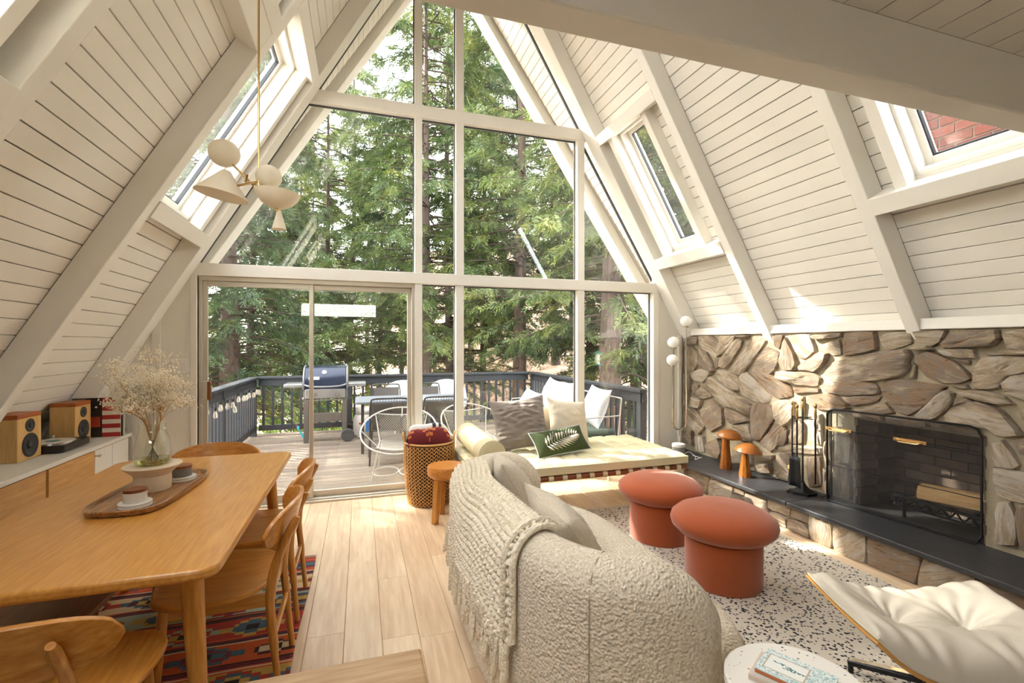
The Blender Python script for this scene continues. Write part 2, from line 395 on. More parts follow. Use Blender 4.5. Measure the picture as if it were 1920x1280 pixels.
trim(21, 3.19, 3.26, .0, 2.04, y0=4.655); trim(22, -1.385, -1.335, 0, 2.04, y0=4.655)
# glass panes (clipped by the roof)
def pane(n, pts, label):
    m = MB(); quadwall(m, pts, 4.73, 4.736); o = struct('window_%d' % n, None, None, label=label); obj('pane', m, 'window_glass', o, smooth=False)
    g = MB()
    for i in range(len(pts)):
        a = pts[i]; b = pts[(i + 1) % len(pts)]; g.bar((a[0], 4.742, a[1]), (b[0], 4.742, b[1]), .02, .022, up=(0, 1, 0))
    obj('gasket', g, 'dark_gasket', o, smooth=False)
pane(1, [(.571, .10), (.904, .10), (.904, 2.04), (.571, 2.04)], 'narrow lower fixed pane beside the sliding door')
pane(2, [(.985, .10), (2.24, .10), (2.24, 2.04), (.985, 2.04)], 'wide lower fixed pane behind the daybed')
pane(3, [(2.324, .10), (3.19, .10), (3.19, 2.04), (2.324, 2.04)], 'lower right fixed pane beside the stone wall')
def xl(z): return XC - half(z) - .03
def xr(z): return XC + half(z) + .03
pane(4, [(xl(2.148), 2.148), (.499, 2.148), (.499, 3.673), (xl(3.673), 3.673)], 'middle left pane cut off by the roof slope')
pane(5, [(.571, 2.148), (.904, 2.148), (.904, 3.673), (.571, 3.673)], 'middle narrow pane')
pane(6, [(.985, 2.148), (2.24, 2.148), (2.24, 3.673), (.985, 3.673)], 'middle right square pane')
pane(7, [(2.324, 2.148), (xr(2.148), 2.148), (2.324, 3.66)], 'small triangular pane by the right roof slope')
pane(8, [(xl(3.79), 3.79), (.499, 3.79), (.499, 5.25), (xl(5.25), 5.25)], 'top left triangular pane')
pane(9, [(.571, 3.79), (.904, 3.79), (.904, 5.9), (.571, 5.4)], 'top narrow pane under the ridge')
pane(10, [(.985, 3.79), (xr(3.79), 3.79), (.985, 6.0)], 'top right triangular pane')
# sliding door
dr = struct('door_1', None, None, label='two panel sliding glass door with pale metal frame')
m = MB(); m.box(-1.335, .499, 4.69, 4.80, -.02, .03); m.box(-1.335, .499, 4.69, 4.80, 2.0, 2.04); m.box(-1.335, -1.305, 4.69, 4.80, .03, 2.0); m.box(.469, .499, 4.69, 4.80, .03, 2.0)
obj('door_frame', m, 'aluminium', dr, smooth=False, bevel=.003)
m = MB(); m.box(-1.335, .499, 4.655, 4.69, 0, .018); obj('threshold', m, 'aluminium', dr, smooth=False, bevel=.003)
for (x0, x1, y) in ((-1.305, -.42, 4.71), (-.46, .469, 4.75)):
    m = MB(); e = .035; m.box(x0, x0 + e, y, y + .03, .03, 2.0); m.box(x1 - e, x1, y, y + .03, .03, 2.0); m.box(x0 + e, x1 - e, y, y + .03, .03, .085); m.box(x0 + e, x1 - e, y, y + .03, 1.955, 2.0)
    pn = obj('door_panel', m, 'aluminium', dr, smooth=False, bevel=.003)
    m = MB(); m.box(x0 + e, x1 - e, y + .012, y + .018, .085, 1.955); obj('pane', m, 'window_glass', pn, smooth=False)
m = MB(); m.box(-1.30, -1.262, 4.665, 4.71, .97, 1.13); h = obj('handle', m, 'aluminium', dr, smooth=False, bevel=.003)
wood('pull_wood', hexc('5a3412'), hexc('8a5420'), 'Z'); m = MB(); m.box(-1.262, -1.235, 4.665, 4.70, .97, 1.13); obj('pull', m, 'pull_wood', h, smooth=False, bevel=.005)
# light switch
t = thing('light_switch', 'cream rocker switch on the wall left of the sliding door', 'switch', (-1.432, 4.67, 1.265))
m = MB(); m.box(-.045, .045, -.008, 0, -.06, .06); obj('plate', m, 'white_paint', t, smooth=False, bevel=.003)
m = MB(); m.box(-.018, .018, -.013, -.006, -.035, .035); obj('rocker', m, 'frame_paint', t, smooth=False, bevel=.003)
# ---------------------------------------------------------------- floor planks
m = MB(); m.box(-3.2, 3.75, -3, 4.70, -.12, -.012); fl = struct('floor', m, 'groove', smooth=False, label='wide pale oak plank floor')
PW = .178; rnd = random.Random(3); pc = {}
lens = [.62, .9, 1.18, 1.46, 1.75]
for k in range(-13, 20):
    x0 = -.079 + k * PW; y = 4.66
    if x0 > 3.7 or x0 < -2.4: continue
    y += rnd.uniform(0, .9)
    while y > .3:
        L = rnd.choice(lens); y1 = min(y, 4.66); y0 = y - L; y -= L
        LL = round(y1 - y0, 2)
        if LL < .05: continue
        if LL not in pc:
            b = MB(); c = .0025; wv = PW - .0012
            pr = [(0, -.012), (wv, -.012), (wv, -c), (wv - c, 0), (c, 0), (0, -c)]; vs = [(x, .0008, z) for x, z in pr] + [(x, LL - .0008, z) for x, z in pr]
            b.add(vs, [tuple(range(6)), tuple(range(11, 5, -1))] + [(i, 6 + i, 6 + (i + 1) % 6, (i + 1) % 6) for i in range(6)])
            pc[LL] = mesh_of(b, 'plank', 'oak_floor', False)
        o = bpy.data.objects.new('plank', pc[LL]); COL.objects.link(o); o.parent = fl; o.location = (x0, y1 - LL, 0)

# ---------------------------------------------------------------- rear wall behind the viewer, with a high strip window under the loft
wl = MB(); y0, y1 = -2.75, -2.65
quadwall(wl, [(-2.9, -.1), (4.8, -.1), (4.8, .7), (3.9, 2.12), (-2.4, 2.12), (-2.9, 1.2)], y0, y1); quadwall(wl, [(-2.4, 2.12), (-1.35, 2.12), (-1.35, 2.42), (-2.2, 2.42)], y0, y1); quadwall(wl, [(.35, 2.12), (3.95, 2.12), (3.8, 2.42), (.35, 2.42)], y0, y1)
quadwall(wl, [(-2.2, 2.42), (3.9, 2.42), (.95, 6.5)], y0, y1)
struct('wall_rear', wl, 'cream_wall', smooth=False, label='wall behind the viewer with a strip window below the loft')
m = MB(); m.box(-1.35, .35, -2.71, -2.704, 2.12, 2.42); o = struct('window_40', None, None, label='strip window behind the viewer'); obj('pane', m, 'window_glass', o, smooth=False)
# ================================================================= pixel rays of the photograph, only to survey the stone outlines on their real wall plane
_T = math.radians(17.72)
def ray(u, v):
    a = (u - 960) / 885.4; return (math.sin(_T) + a * math.cos(_T), math.cos(_T) - a * math.sin(_T), (645 - v) / 885.4)
def on_x(u, v, X):
    d = ray(u, v); s = X / d[0]; return (s * d[1], 1.45 + s * d[2])
# ---------------------------------------------------------------- stone material
def stonemat(name, cols):
    m, n, l, p = newmat(name)
    tc = n.new('ShaderNodeTexCoord'); oi = n.new('ShaderNodeObjectInfo')
    ad = n.new('ShaderNodeVectorMath'); ad.operation = 'MULTIPLY_ADD'; ad.inputs[1].default_value = (31, 17, 53); l.new(oi.outputs['Random'], ad.inputs[0]); l.new(tc.outputs['Object'], ad.inputs[2])
    mp = n.new('ShaderNodeMapping'); mp.inputs['Scale'].default_value = (14, 4.5, 26); l.new(ad.outputs[0], mp.inputs[0])
    nz = n.new('ShaderNodeTexNoise'); nz.inputs['Scale'].default_value = 1.0; nz.inputs['Detail'].default_value = 8; nz.inputs['Roughness'].default_value = .74; nz.inputs['Distortion'].default_value = .8; l.new(mp.outputs[0], nz.inputs['Vector'])
    n2 = n.new('ShaderNodeTexNoise'); n2.inputs['Scale'].default_value = 5; n2.inputs['Detail'].default_value = 3; l.new(ad.outputs[0], n2.inputs['Vector'])
    a1 = n.new('ShaderNodeMath'); a1.operation = 'MULTIPLY_ADD'; a1.inputs[1].default_value = .45; l.new(n2.outputs['Fac'], a1.inputs[0]); l.new(nz.outputs['Fac'], a1.inputs[2])
    a2 = n.new('ShaderNodeMath'); a2.operation = 'MULTIPLY_ADD'; a2.inputs[1].default_value = .26; l.new(oi.outputs['Random'], a2.inputs[0]); l.new(a1.outputs[0], a2.inputs[2])
    cr = n.new('ShaderNodeValToRGB'); el = cr.color_ramp.elements; el[0].position = .50; el[0].color = rgb(cols[0]); el[1].position = 1.0; el[1].color = rgb(cols[-1])
    for q, c in zip((.61, .70, .79, .90), cols[1:-1]): e = el.new(q); e.color = rgb(c)
    l.new(a2.outputs[0], cr.inputs[0]); l.new(cr.outputs[0], p.inputs['Base Color']); p.inputs['Roughness'].default_value = .85
    b = n.new('ShaderNodeBump'); b.inputs['Strength'].default_value = 1.0; b.inputs['Distance'].default_value = .022; l.new(nz.outputs['Fac'], b.inputs['Height']); l.new(b.outputs[0], p.inputs['Normal'])
stonemat('stone', [hexc('352b24'), hexc('6a5644'), hexc('957a5e'), hexc('857a70'), hexc('ac987c'), hexc('bab0a2')])
mat('slate', (.035, .036, .04), .38, var=.5, vs=5, bump=.15, bs=18)
mat('soot_brick', hexc('6e5f52'), .9, var=.5, vs=9, bump=.5, bs=30, rnd=.3)
mat('soot', (.03, .027, .025), .95)
YZ = []
def crop(x0, y0, s, polys):
    for p in polys: YZ.append([(x0 + p[i] / s, y0 + p[i + 1] / s) for i in range(0, len(p), 2)])
crop(1230, 560, 3.368, [
 [172,236,268,236,262,288,180,285], [172,295,225,300,262,345,265,400,235,455,172,455], [272,236,345,234,385,270,395,320,375,375,340,345,275,300],
 [415,234,500,234,480,275,420,350,390,370,392,310], [500,255,545,265,530,310,440,440,395,430,400,385], [590,234,660,234,690,265,640,340,540,485,475,465,480,430,560,300],
 [735,234,795,231,770,320,738,300], [695,305,780,350,765,410,720,480,625,430,640,370], [812,245,845,300,886,410,870,450,800,450,780,390], [820,232,965,226,990,290,1000,330,930,385,890,370],
 [890,430,1040,330,1085,345,1060,400,1000,465,940,445,900,450], [975,232,1170,216,1165,240,1060,260,990,255],
 [265,310,310,330,360,420,365,460,290,440,255,400], [220,460,300,440,350,465,300,530,225,510], [370,445,430,450,520,490,525,580,480,575,400,520,365,480],
 [305,500,350,485,400,530,600,660,595,735,560,730,440,670,370,620,310,560], [525,490,570,460,610,500,725,620,700,660,610,650,545,600], [600,460,640,430,760,500,850,560,855,620,770,635,700,590],
 [770,455,1000,470,1035,500,1020,555,860,540,755,500], [860,560,1020,565,1025,590,870,598],
 [735,650,800,640,865,650,870,740,800,805,740,750], [605,670,660,660,725,680,740,760,650,900,610,890,600,770], [275,700,350,635,415,690,420,800,350,840,300,800],
 [430,680,520,720,595,770,480,790,440,760], [175,680,240,690,310,790,270,860,175,770], [220,535,265,540,255,590,225,600], [255,600,290,555,340,590,350,620,290,630],
 [470,800,580,790,595,880,590,905,500,880], [640,910,760,790,820,820,800,870,720,970], [830,870,900,760,925,790,925,910,835,920], [985,740,1040,730,1040,930,985,910],
 [760,935,820,920,1035,940,1035,985,770,965], [760,978,860,972,880,1060,905,1140,850,1120,770,1040], [730,1065,800,1060,880,1130,900,1175,735,1120],
 [620,960,740,985,730,1020,620,1025], [630,1050,720,1035,728,1105,640,1090], [300,920,390,880,415,960,400,1010,320,970], [235,870,295,870,300,970,245,960], [172,850,225,830,235,930,180,890],
 [350,850,440,830,450,880,390,880], [500,890,600,920,620,960,520,950], [440,980,500,960,600,980,600,1050,460,1030], [950,1000,1035,1000,1040,1180,960,1190],
 [172,470,212,480,218,560,190,670,172,660], [225,615,290,640,270,690,230,680], [780,820,830,830,815,930,760,920,740,960], [885,640,930,620,925,740,900,745], [500,234,585,232,565,258,520,252], [365,380,395,380,395,430,370,440]])
crop(1500, 580, 4, [
 [320,178,555,165,575,300,330,350], [595,205,640,180,825,168,825,260,630,315], [840,168,1095,156,1040,250,985,280,910,265], [1055,260,1120,180,1470,148,1495,220,1440,275,1070,290],
 [1510,170,1760,142,1780,300,1550,290], [165,265,290,225,300,340,230,345], [180,400,500,330,800,295,830,350,790,400,820,440,760,500,600,530,400,550,230,550,150,490], [805,520,835,400,865,420,855,520],
 [870,330,960,315,1150,390,1240,470,1280,520,1200,550,1060,555,950,510,880,440], [1030,305,1300,295,1320,370,1180,365,1080,345], [1360,312,1780,305,1790,340,1380,340], [1150,375,1270,380,1260,415,1200,405],
 [1290,450,1350,360,1490,350,1780,370,1780,470,1530,490,1500,590,1310,595], [1510,550,1580,500,1780,480,1780,690,1550,640], [130,575,180,555,540,545,590,600,580,635,350,645,200,625],
 [590,570,700,525,1090,580,960,700,800,800,710,770,620,650], [1120,570,1240,562,1265,600,1180,592], [860,800,1080,610,1145,630,1140,700,1000,825,900,820], [1180,615,1300,600,1500,640,1600,715,1400,695,1220,645],
 [300,655,600,650,570,690,400,725], [460,760,630,690,700,780,560,790], [30,650,210,628,350,700,360,745,180,760,20,700], [1070,800,1160,700,1350,690,1500,760,1660,950,1480,940,1420,890,1100,850],
 [1600,780,1780,710,1790,880], [1440,1000,1520,980,1640,1170,1600,1195,1445,1180], [1590,990,1790,960,1790,1110,1660,1090], [1150,730,1170,660,1230,660,1300,690,1200,700], [860,285,950,282,1000,300,900,305,830,300]])
crop(1500, 760, 3.555, [[1290,412,1600,480,1600,690,1300,600], [1310,650,1400,640,1440,760,1440,935,1310,925], [1450,665,1600,690,1620,1010,1462,965]])
def stone(yz, X, parent, depth, rr, name='stone'):
    cy = sum(p[0] for p in yz) / len(yz); cz = sum(p[1] for p in yz) / len(yz)
    sxx = sum((p[0] - cy) ** 2 for p in yz); szz = sum((p[1] - cz) ** 2 for p in yz); sxz = sum((p[0] - cy) * (p[1] - cz) for p in yz)
    ang = .5 * math.atan2(2 * sxz, sxx - szz)
    pts = []; n = len(yz)
    for i in range(n):
        a = yz[i]; b = yz[(i + 1) % n]; L = math.hypot(b[0] - a[0], b[1] - a[1]); k = max(1, min(5, int(L / .05)))
        for j in range(k):
            t = j / k; q = .004 if j else 0
            pts.append((a[0] + (b[0] - a[0]) * t + rr.uniform(-q, q), a[1] + (b[1] - a[1]) * t + rr.uniform(-q, q)))
    # round the corners a little
    pts2 = []; n = len(pts)
    for i in range(n):
        a = pts[i - 1]; b = pts[i]; c = pts[(i + 1) % n]; pts2.append((b[0] * .8 + (a[0] + c[0]) * .1, b[1] * .8 + (a[1] + c[1]) * .1))
    ex = 1 + .012 / max(.05, math.sqrt((sxx + szz) / len(yz))); pts2 = [(cy + (y - cy) * ex, cz + (z - cz) * ex) for y, z in pts2]
    ca, sa = math.cos(-ang), math.sin(-ang); loc = [((p[0] - cy) * ca - (p[1] - cz) * sa, (p[0] - cy) * sa + (p[1] - cz) * ca) for p in pts2]
    tilt = (rr.uniform(-.10, .10), rr.uniform(-.10, .10))
    mb = MB(); vs = []; sd_ = rr.uniform(0, 50)
    for (k, h) in ((1.0, -.02), (.985, depth * .45), (.93, depth * .9), (.62, depth * 1.05), (.3, depth * 1.08)):
        for (y, z) in loc:
            hh = h + ((tilt[0] * y + tilt[1] * z) if h > 0 else 0) + (mnoise.noise(Vector((y * 9 + sd_, z * 22, sd_))) * depth * .38 if k < .98 else 0)
            vs.append((-hh, y * k, z * k))
    vs.append((-depth * 1.05, 0, 0)); fs = []
    for r in range(4):
        for i in range(n): j = (i + 1) % n; fs.append((r * n + i, (r + 1) * n + i, (r + 1) * n + j, r * n + j))
    for i in range(n): fs.append((4 * n + i, 5 * n, 4 * n + (i + 1) % n))
    mb.add(vs, fs)
    o = obj(name, mb, 'stone', parent, autos=50); o.location = (X, cy, cz); o.rotation_euler = (ang, 0, 0)
    return o
FB = (1.85, 2.64, .235, .88)       # firebox opening y0,y1,z0,z1
m = MB(); XW = 3.60
m.box(XW, 4.3, FB[1], 4.70, -.1, 1.548); m.box(XW, 4.3, -3, FB[0], -.1, 1.548); m.box(XW, 4.3, FB[0], FB[1], FB[3], 1.548); m.box(XW, 4.3, FB[0], FB[1], -.1, .2)
wr = struct('wall_right', m, 'mortar', smooth=False, label='rough stone wall of split brown and cream rock')
rr = random.Random(11)
for poly in YZ:
    yz = [on_x(u, v, 3.57) for u, v in poly]
    yz = [(min(y, 4.655), max(.24, min(1.543, z))) for y, z in yz]
    stone(yz, XW, wr, rr.uniform(.028, .055), rr)
for yz in ([(2.66, .25), (2.79, .25), (2.78, .52), (2.67, .50)], [(2.66, .53), (2.78, .54), (2.79, .80), (2.66, .78)], [(1.86, .895), (2.12, .895), (2.1, .955), (1.9, .95)], [(2.14, .895), (2.4, .895), (2.4, .95), (2.16, .955)], [(2.42, .895), (2.66, .90), (2.62, .96), (2.44, .95)], [(2.82, .25), (2.88, .25), (2.88, .45), (2.82, .42)], [(2.82, .46), (2.87, .48), (2.87, .66), (2.82, .68)]):
    stone(yz, XW, wr, rr.uniform(.03, .05), rr)
# nearer stretch of the wall, beside and behind the viewer
for i in range(7):
    for j in range(5):
        y0 = -.75 + i * .32 + (j % 2) * .13; z0 = .25 + j * .26
        if y0 > 1.33: continue
        q = [(y0 + rr.uniform(0, .04), z0 + rr.uniform(0, .04)), (y0 + .29 + rr.uniform(-.04, .02), z0 + rr.uniform(0, .05)), (y0 + .29 + rr.uniform(-.05, .02), z0 + .24 + rr.uniform(-.05, 0)), (y0 + .12, z0 + .24), (y0 + rr.uniform(0, .05), z0 + .22 + rr.uniform(-.05, 0))]
        stone(q, XW, wr, rr.uniform(.03, .05), rr)
# firebox lining
m = MB(); m.box(4.02, 4.08, FB[0] - .05, FB[1] + .05, .2, 1.0); m.box(XW + .02, 4.05, FB[1], FB[1] + .05, .2, 1.0); m.box(XW + .02, 4.05, FB[0] - .05, FB[0], .2, 1.0); m.box(XW + .02, 4.08, FB[0], FB[1], .9, 1.0); m.box(XW - .02, 4.08, FB[0], FB[1], .18, .22)
fb = struct('wall_firebox', m, 'soot', smooth=False, label='sooty brick lining of the fireplace')
b = MB(); b.box(-.012, .012, .004, .196, .004, .063); bm1 = mesh_of(b, 'brick', 'soot_brick', False)
b = MB(); b.box(.004, .196, -.012, .012, .004, .063); bm2 = mesh_of(b, 'brick', 'soot_brick', False)
for j in range(10):
    off = (j % 2) * .1
    for i in range(-1, 4):
        y = FB[0] + i * .2 + off
        if y < FB[0] - .11 or y > FB[1] - .09: continue
        o = bpy.data.objects.new('brick', bm1); COL.objects.link(o); o.parent = fb; o.location = (4.01, y, .225 + j * .067)
    for i in range(2):
        for yy in (FB[0] + .008, FB[1] - .008):
            o = bpy.data.objects.new('brick', bm2); COL.objects.link(o); o.parent = fb; o.location = (3.62 + i * .2 - off * .3, yy, .225 + j * .067)
# ---------------------------------------------------------------- hearth
m = MB(); m.box(3.20, XW, -1, 4.66, -.02, .20)
he = struct('wall_hearth', m, 'mortar', smooth=False, label='low stone hearth with black slate top')
for (a, c) in ((2.83, 4.66), (1.2, 2.825), (-.6, 1.195)):
    m = MB(); m.box(3.12, XW - .005, a, c, .20, .235); obj('slab', m, 'slate', he, smooth=False, bevel=.006)
y = -.2; sl = 0
while y < 4.5:
    wv = rr.uniform(.15, .34); s2 = rr.uniform(-.05, .05)
    if rr.random() < .35:
        q = rr.uniform(.08, .12); stone([(y, .004), (y + wv, .004), (y + wv, q - .01), (y + wv * .5, q), (y, q - .02)], 3.20, he, rr.uniform(.025, .04), rr); stone([(y + sl, q + .008), (y + wv * .5, q + .014), (y + wv + s2, q + .005), (y + wv + s2, .192), (y + sl, .194)], 3.20, he, rr.uniform(.025, .04), rr)
    else: stone([(y, .004), (y + wv * .6, .002), (y + wv, .006), (y + wv + s2, .192), (y + wv * .4, .195), (y + sl, .188)], 3.20, he, rr.uniform(.028, .045), rr)
    y += wv + .012; sl = s2
# ---------------------------------------------------------------- fire screen
m_, n_, l_, p_ = newmat('wire_mesh'); tr_ = n_.new('ShaderNodeBsdfTransparent'); mx_ = n_.new('ShaderNodeMixShader'); mx_.inputs[0].default_value = .38
p_.inputs['Base Color'].default_value = (.05, .05, .05, 1); p_.inputs['Roughness'].default_value = .5; p_.inputs['Metallic'].default_value = .5
l_.new(tr_.outputs[0], mx_.inputs[1]); l_.new(p_.outputs[0], mx_.inputs[2]); l_.new(mx_.outputs[0], n_['Material Output'].inputs[0])
fs_ = thing('fireplace_screen', 'black wire mesh fire screen with two brass handles before the fireplace', 'fire screen', (3.50, 2.295, .235))
Y0, Y1, ZT = -.455, .455, .715
def xs(y): return -.05 + .0 if y > 0 else .0
A = Vector((-.05, Y1, 0)); B = Vector((.045, Y0, 0))
def fp(t, z): p = A.lerp(B, t); return (p.x, p.y, z)
m = MB(); m.tube([fp(0, .01), fp(0, ZT - .04), fp(.03, ZT - .01), fp(.06, ZT), fp(.94, ZT), fp(.98, ZT - .015), fp(1, ZT - .06), fp(1, .06), fp(.97, .01), fp(.5, .008), fp(0, .01)], .008, 6)
m.tube([(-.05, Y1, .01), (.07, Y1 + .06, .01), (.07, Y1 + .06, ZT - .03), (-.05, Y1, ZT - .04)], .006, 6)
obj('frame', m, 'black_metal', fs_)
m = MB(); m.add([fp(0, .01), fp(1, .01), fp(1, ZT - .01), fp(0, ZT - .01)], [(0, 1, 2, 3)]); obj('mesh', m, 'wire_mesh', fs_, smooth=False)
m = MB(); m.add([(-.05, Y1, .01), (.07, Y1 + .06, .01), (.07, Y1 + .06, ZT - .03), (-.05, Y1, ZT - .03)], [(0, 1, 2, 3)]); obj('mesh', m, 'wire_mesh', fs_, smooth=False)
m = MB(); m.tube([fp(0, .565), fp(1, .565)], .004, 6); m.tube([fp(0, .285), fp(1, .285)], .003, 6); obj('crossbar', m, 'black_metal', fs_)
for t in (.095, .60):
    m = MB(); p = Vector(fp(t, .567)); q = (B - A).normalized(); L = .075
    m.tube([p - q * L + Vector((-.008, 0, 0)), p - q * L * .7 + Vector((-.03, 0, -.012)), p + q * L * .7 + Vector((-.03, 0, -.012)), p + q * L + Vector((-.008, 0, 0))], .006, 8)
    m.bar(p - q * (L + .02) + Vector((-.007, 0, 0)), p + q * (L + .02) + Vector((-.007, 0, 0)), .005, .022); obj('handle', m, 'brass', fs_)
# log and grate
wood('bark', hexc('5c4630'), hexc('98764c'), 'Y', 3, .9); wood('split_wood', hexc('d0a468'), hexc('f0d8a8'), 'Y', 2, .7)
gr = thing('log_grate', 'black iron zigzag grate inside the fireplace', 'grate', (3.80, 2.10, .22))
for y in (-.25, .25):
    for x in (-.12, .12):
        m = MB(); m.tube([(x, y, .003), (x * 1.02, y, .06), (x, y, .135)], .012, 6); obj('foot', m, 'black_metal', gr)
m = MB(); m.tube([(-.12, -.32, .14), (-.12, .32, .14)], .011, 6); m.tube([(-.12, -.32, .08), (-.12, .32, .08)], .009, 6); m.tube([(.12, -.32, .13), (.12, .32, .13)], .011, 6)
for k in range(8): y = -.3 + k * .08; m.tube([(-.125, y, .14), (-.125, y + .04, .085), (-.125, y + .08, .14)], .007, 5)
for k in range(5): y = -.28 + k * .14; m.tube([(-.12, y, .14), (.12, y, .13)], .008, 5)
obj('bars', m, 'black_metal', gr)
lg = thing('firewood_log', 'split pale log lying on the fireplace grate', 'log', (3.73, 2.02, .45), 0); lg.rotation_euler = (math.radians(-4), 0, math.radians(4))
def half_log(a0, a1, r, n=10):
    pts = [(r * math.cos(a0 + (a1 - a0) * k / n), r * math.sin(a0 + (a1 - a0) * k / n)) for k in range(n + 1)]; v = []
    for j in range(9):
        y = -.26 + .53 * j / 8; q = 1 + .05 * math.sin(j * 1.7) - (.12 if j in (0, 8) else 0)
        for (x, z) in pts: v.append((x * q, y + .012 * math.sin(z * 60), z * q + .004 * math.sin(j)))
    m = len(pts); f = [(j * m + i, j * m + (i + 1) % m, (j + 1) * m + (i + 1) % m, (j + 1) * m + i) for j in range(8) for i in range(m)] + [tuple(range(m - 1, -1, -1)), tuple(8 * m + i for i in range(m))]
    return MB().add(v, f)
c0 = math.radians(140)
obj('bark', half_log(c0 + 1.75, c0 + 2 * PI - 1.75, .068), 'bark', lg, autos=50)
m = half_log(c0 + 1.75, c0 + 2 * PI - 1.75, .0672); fl2 = [(.067 * math.cos(c0 + 1.75), .067 * math.sin(c0 + 1.75)), (.03 * math.cos(c0 + .9), .03 * math.sin(c0 + .9)), (.036 * math.cos(c0 - .6), .036 * math.sin(c0 - .6)), (.067 * math.cos(c0 - 1.75), .067 * math.sin(c0 - 1.75)), (.01 * math.cos(c0 + PI), .01 * math.sin(c0 + PI))]
m = MB(); vs = [(x, y, z) for y in (-.252, .262) for x, z in fl2]; m.add(vs, [(0, 1, 2, 3, 4), (9, 8, 7, 6, 5)] + [(i, 5 + i, 5 + (i + 1) % 5, (i + 1) % 5) for i in range(5)]); obj('split_face', m, 'split_wood', lg, bevel=.008)
# ---------------------------------------------------------------- fire tools
ft = thing('fireplace_tool_set', 'black iron fireplace tools with brass knobs hanging on a stand', 'fire tools', (3.43, 2.945, .235))
m = MB(); hexp = [(.10 * math.cos(a), .10 * math.sin(a)) for a in [PI / 3 * k for k in range(6)]]; m.prism(hexp, 0, .018); m.lathe([(.075, .018), (.03, .06), (.012, .09), (.012, .1)], 8); m.cyl((0, 0, .09), .006, .60, 8); m.sphere((-.10, .05, .012), .012, 8, 6)
obj('stand', m, 'black_metal', ft, autos=20)
m = MB(); m.tube([(-.09, 0, .615), (.09, 0, .615)], .005, 6); m.tube([(0, -.09, .615), (0, .09, .615)], .005, 6); obj('hook_ring', m, 'black_metal', ft)
def tool(x, y, h, zb):
    m = MB(); m.cyl((x, y, zb), .0065, h - zb, 8); o = obj('shaft', m, 'black_metal', ft)
    m = MB(); m.lathe([(.008, 0), (.011, .03), (.009, .075), (.006, .085), (.012, .095), (.0135, .108), (.009, .12), (0, .122)], 12, Matrix.Translation((x, y, h))); obj('knob', m, 'brass', o)
    return o
a = tool(-.005, .095, .62, .20); m = MB(); m.box(-.03, .02, .06, .12, .17, .21); obj('ferrule', m, 'brass', a, bevel=.006); m = MB(); m.cyl((-.005, .09, .06), .04, .12, 12, .028); obj('bristles', m, 'soot', a)
b_ = tool(-.085, -.02, .61, .28); m = MB(); m.grid(lambda u, v: (-.11 + .02 * math.sin(u * PI), -.07 + .1 * u, .07 + .24 * v), 6, 6); obj('blade', m, 'black_metal', b_, solid=.004)
tool(.02, .02, .66, .12); tool(.02, -.095, .615, .10)
# ---------------------------------------------------------------- wooden mushrooms
wood('mushroom_wood', hexc('7c4312'), hexc('c47a2a'), 'Z', 3, .3, .1, coat=.4)
def mushroom(loc, label, prof_s, cap, rot):
    t = thing('wooden_mushroom', label, 'ornament', loc, rot, 'carved wooden mushrooms')
    m = MB(); m.lathe(prof_s, 10); obj('stem', m, 'mushroom_wood', t); m = MB(); m.lathe(cap, 24, Matrix.Rotation(.12, 4, 'X')); obj('cap', m, 'mushroom_wood', t)
mushroom((3.395, 3.76, .235), 'taller carved wooden mushroom with a dark rough cap on the hearth', [(.055, 0), (.058, .02), (.045, .12), (.036, .24), (.034, .31)], [(.0, .30), (.06, .298), (.11, .315), (.115, .328), (.09, .362), (.04, .385), (0, .388)], .3)
mushroom((3.358, 3.48, .235), 'shorter carved wooden mushroom with a smooth domed cap on the hearth', [(.055, 0), (.052, .03), (.036, .14), (.026, .22), (.028, .24)], [(0, .22), (.10, .225), (.12, .232), (.112, .25), (.07, .29), (.03, .306), (0, .31)], 1)
# ---------------------------------------------------------------- globe floor lamp
mat('opal_glass', (.9, .89, .86), .25)
fl_ = thing('globe_floor_lamp', 'chrome floor lamp with three white globes in the corner by the stone wall', 'floor lamp', (3.36, 4.415, .235))
m = MB(); m.lathe([(.0, 0), (.1, 0), (.1, .012), (.02, .02), (.009, .03), (.009, .27), (0, .27)], 20); obj('base', m, 'chrome', fl_)
for (dx, dy, z) in ((.085, 0, 1.47), (-.05, .04, 1.235), (-.095, -.005, 1.04)):
    m = MB(); m.tube(catmull([(0, 0, .27), (dx * .6, dy * .6, .285), (dx, dy, .36), (dx, dy, z * .5 + .2), (dx, dy, z - .06)], 6), .0075, 8); st_ = obj('stem', m, 'chrome', fl_)
    m = MB(); m.lathe([(.0, 0), (.03, 0), (.032, .012), (0, .014)], 16, Matrix.Translation((dx, dy, z - .072))); obj('socket', m, 'chrome', st_)
    m = MB(); m.sphere((dx, dy, z), .066, 24, 16, (1, 1, .93)); obj('globe', m, 'opal_glass', st_)
# small speaker on the hearth
mat('grey_fabric', (.32, .32, .31), .9, bump=.3, bs=400); mat('white_plastic', (.82, .82, .80), .35)
sp = thing('small_speaker', 'grey and white cylindrical speaker standing at the end of the hearth', 'speaker', (3.235, 4.27, .235))
m = MB(); m.lathe([(0, 0), (.055, 0), (.062, .015), (.066, .12), (0, .12)], 24); obj('body', m, 'grey_fabric', sp); m = MB(); m.lathe([(0, .12), (.067, .12), (.07, .13), (.066, .15), (.055, .155), (0, .153)], 24); obj('top', m, 'white_plastic', sp)
m = MB(); m.tube(catmull([(.07, 0, .03), (.12, -.02, .06), (.15, -.08, .02), (.10, -.14, .008), (.16, -.16, .03), (.20, -.1, .008), (.14, -.05, .03), (.19, -.03, .006)], 6), .0035, 5); obj('cable', m, 'white_plastic', sp)
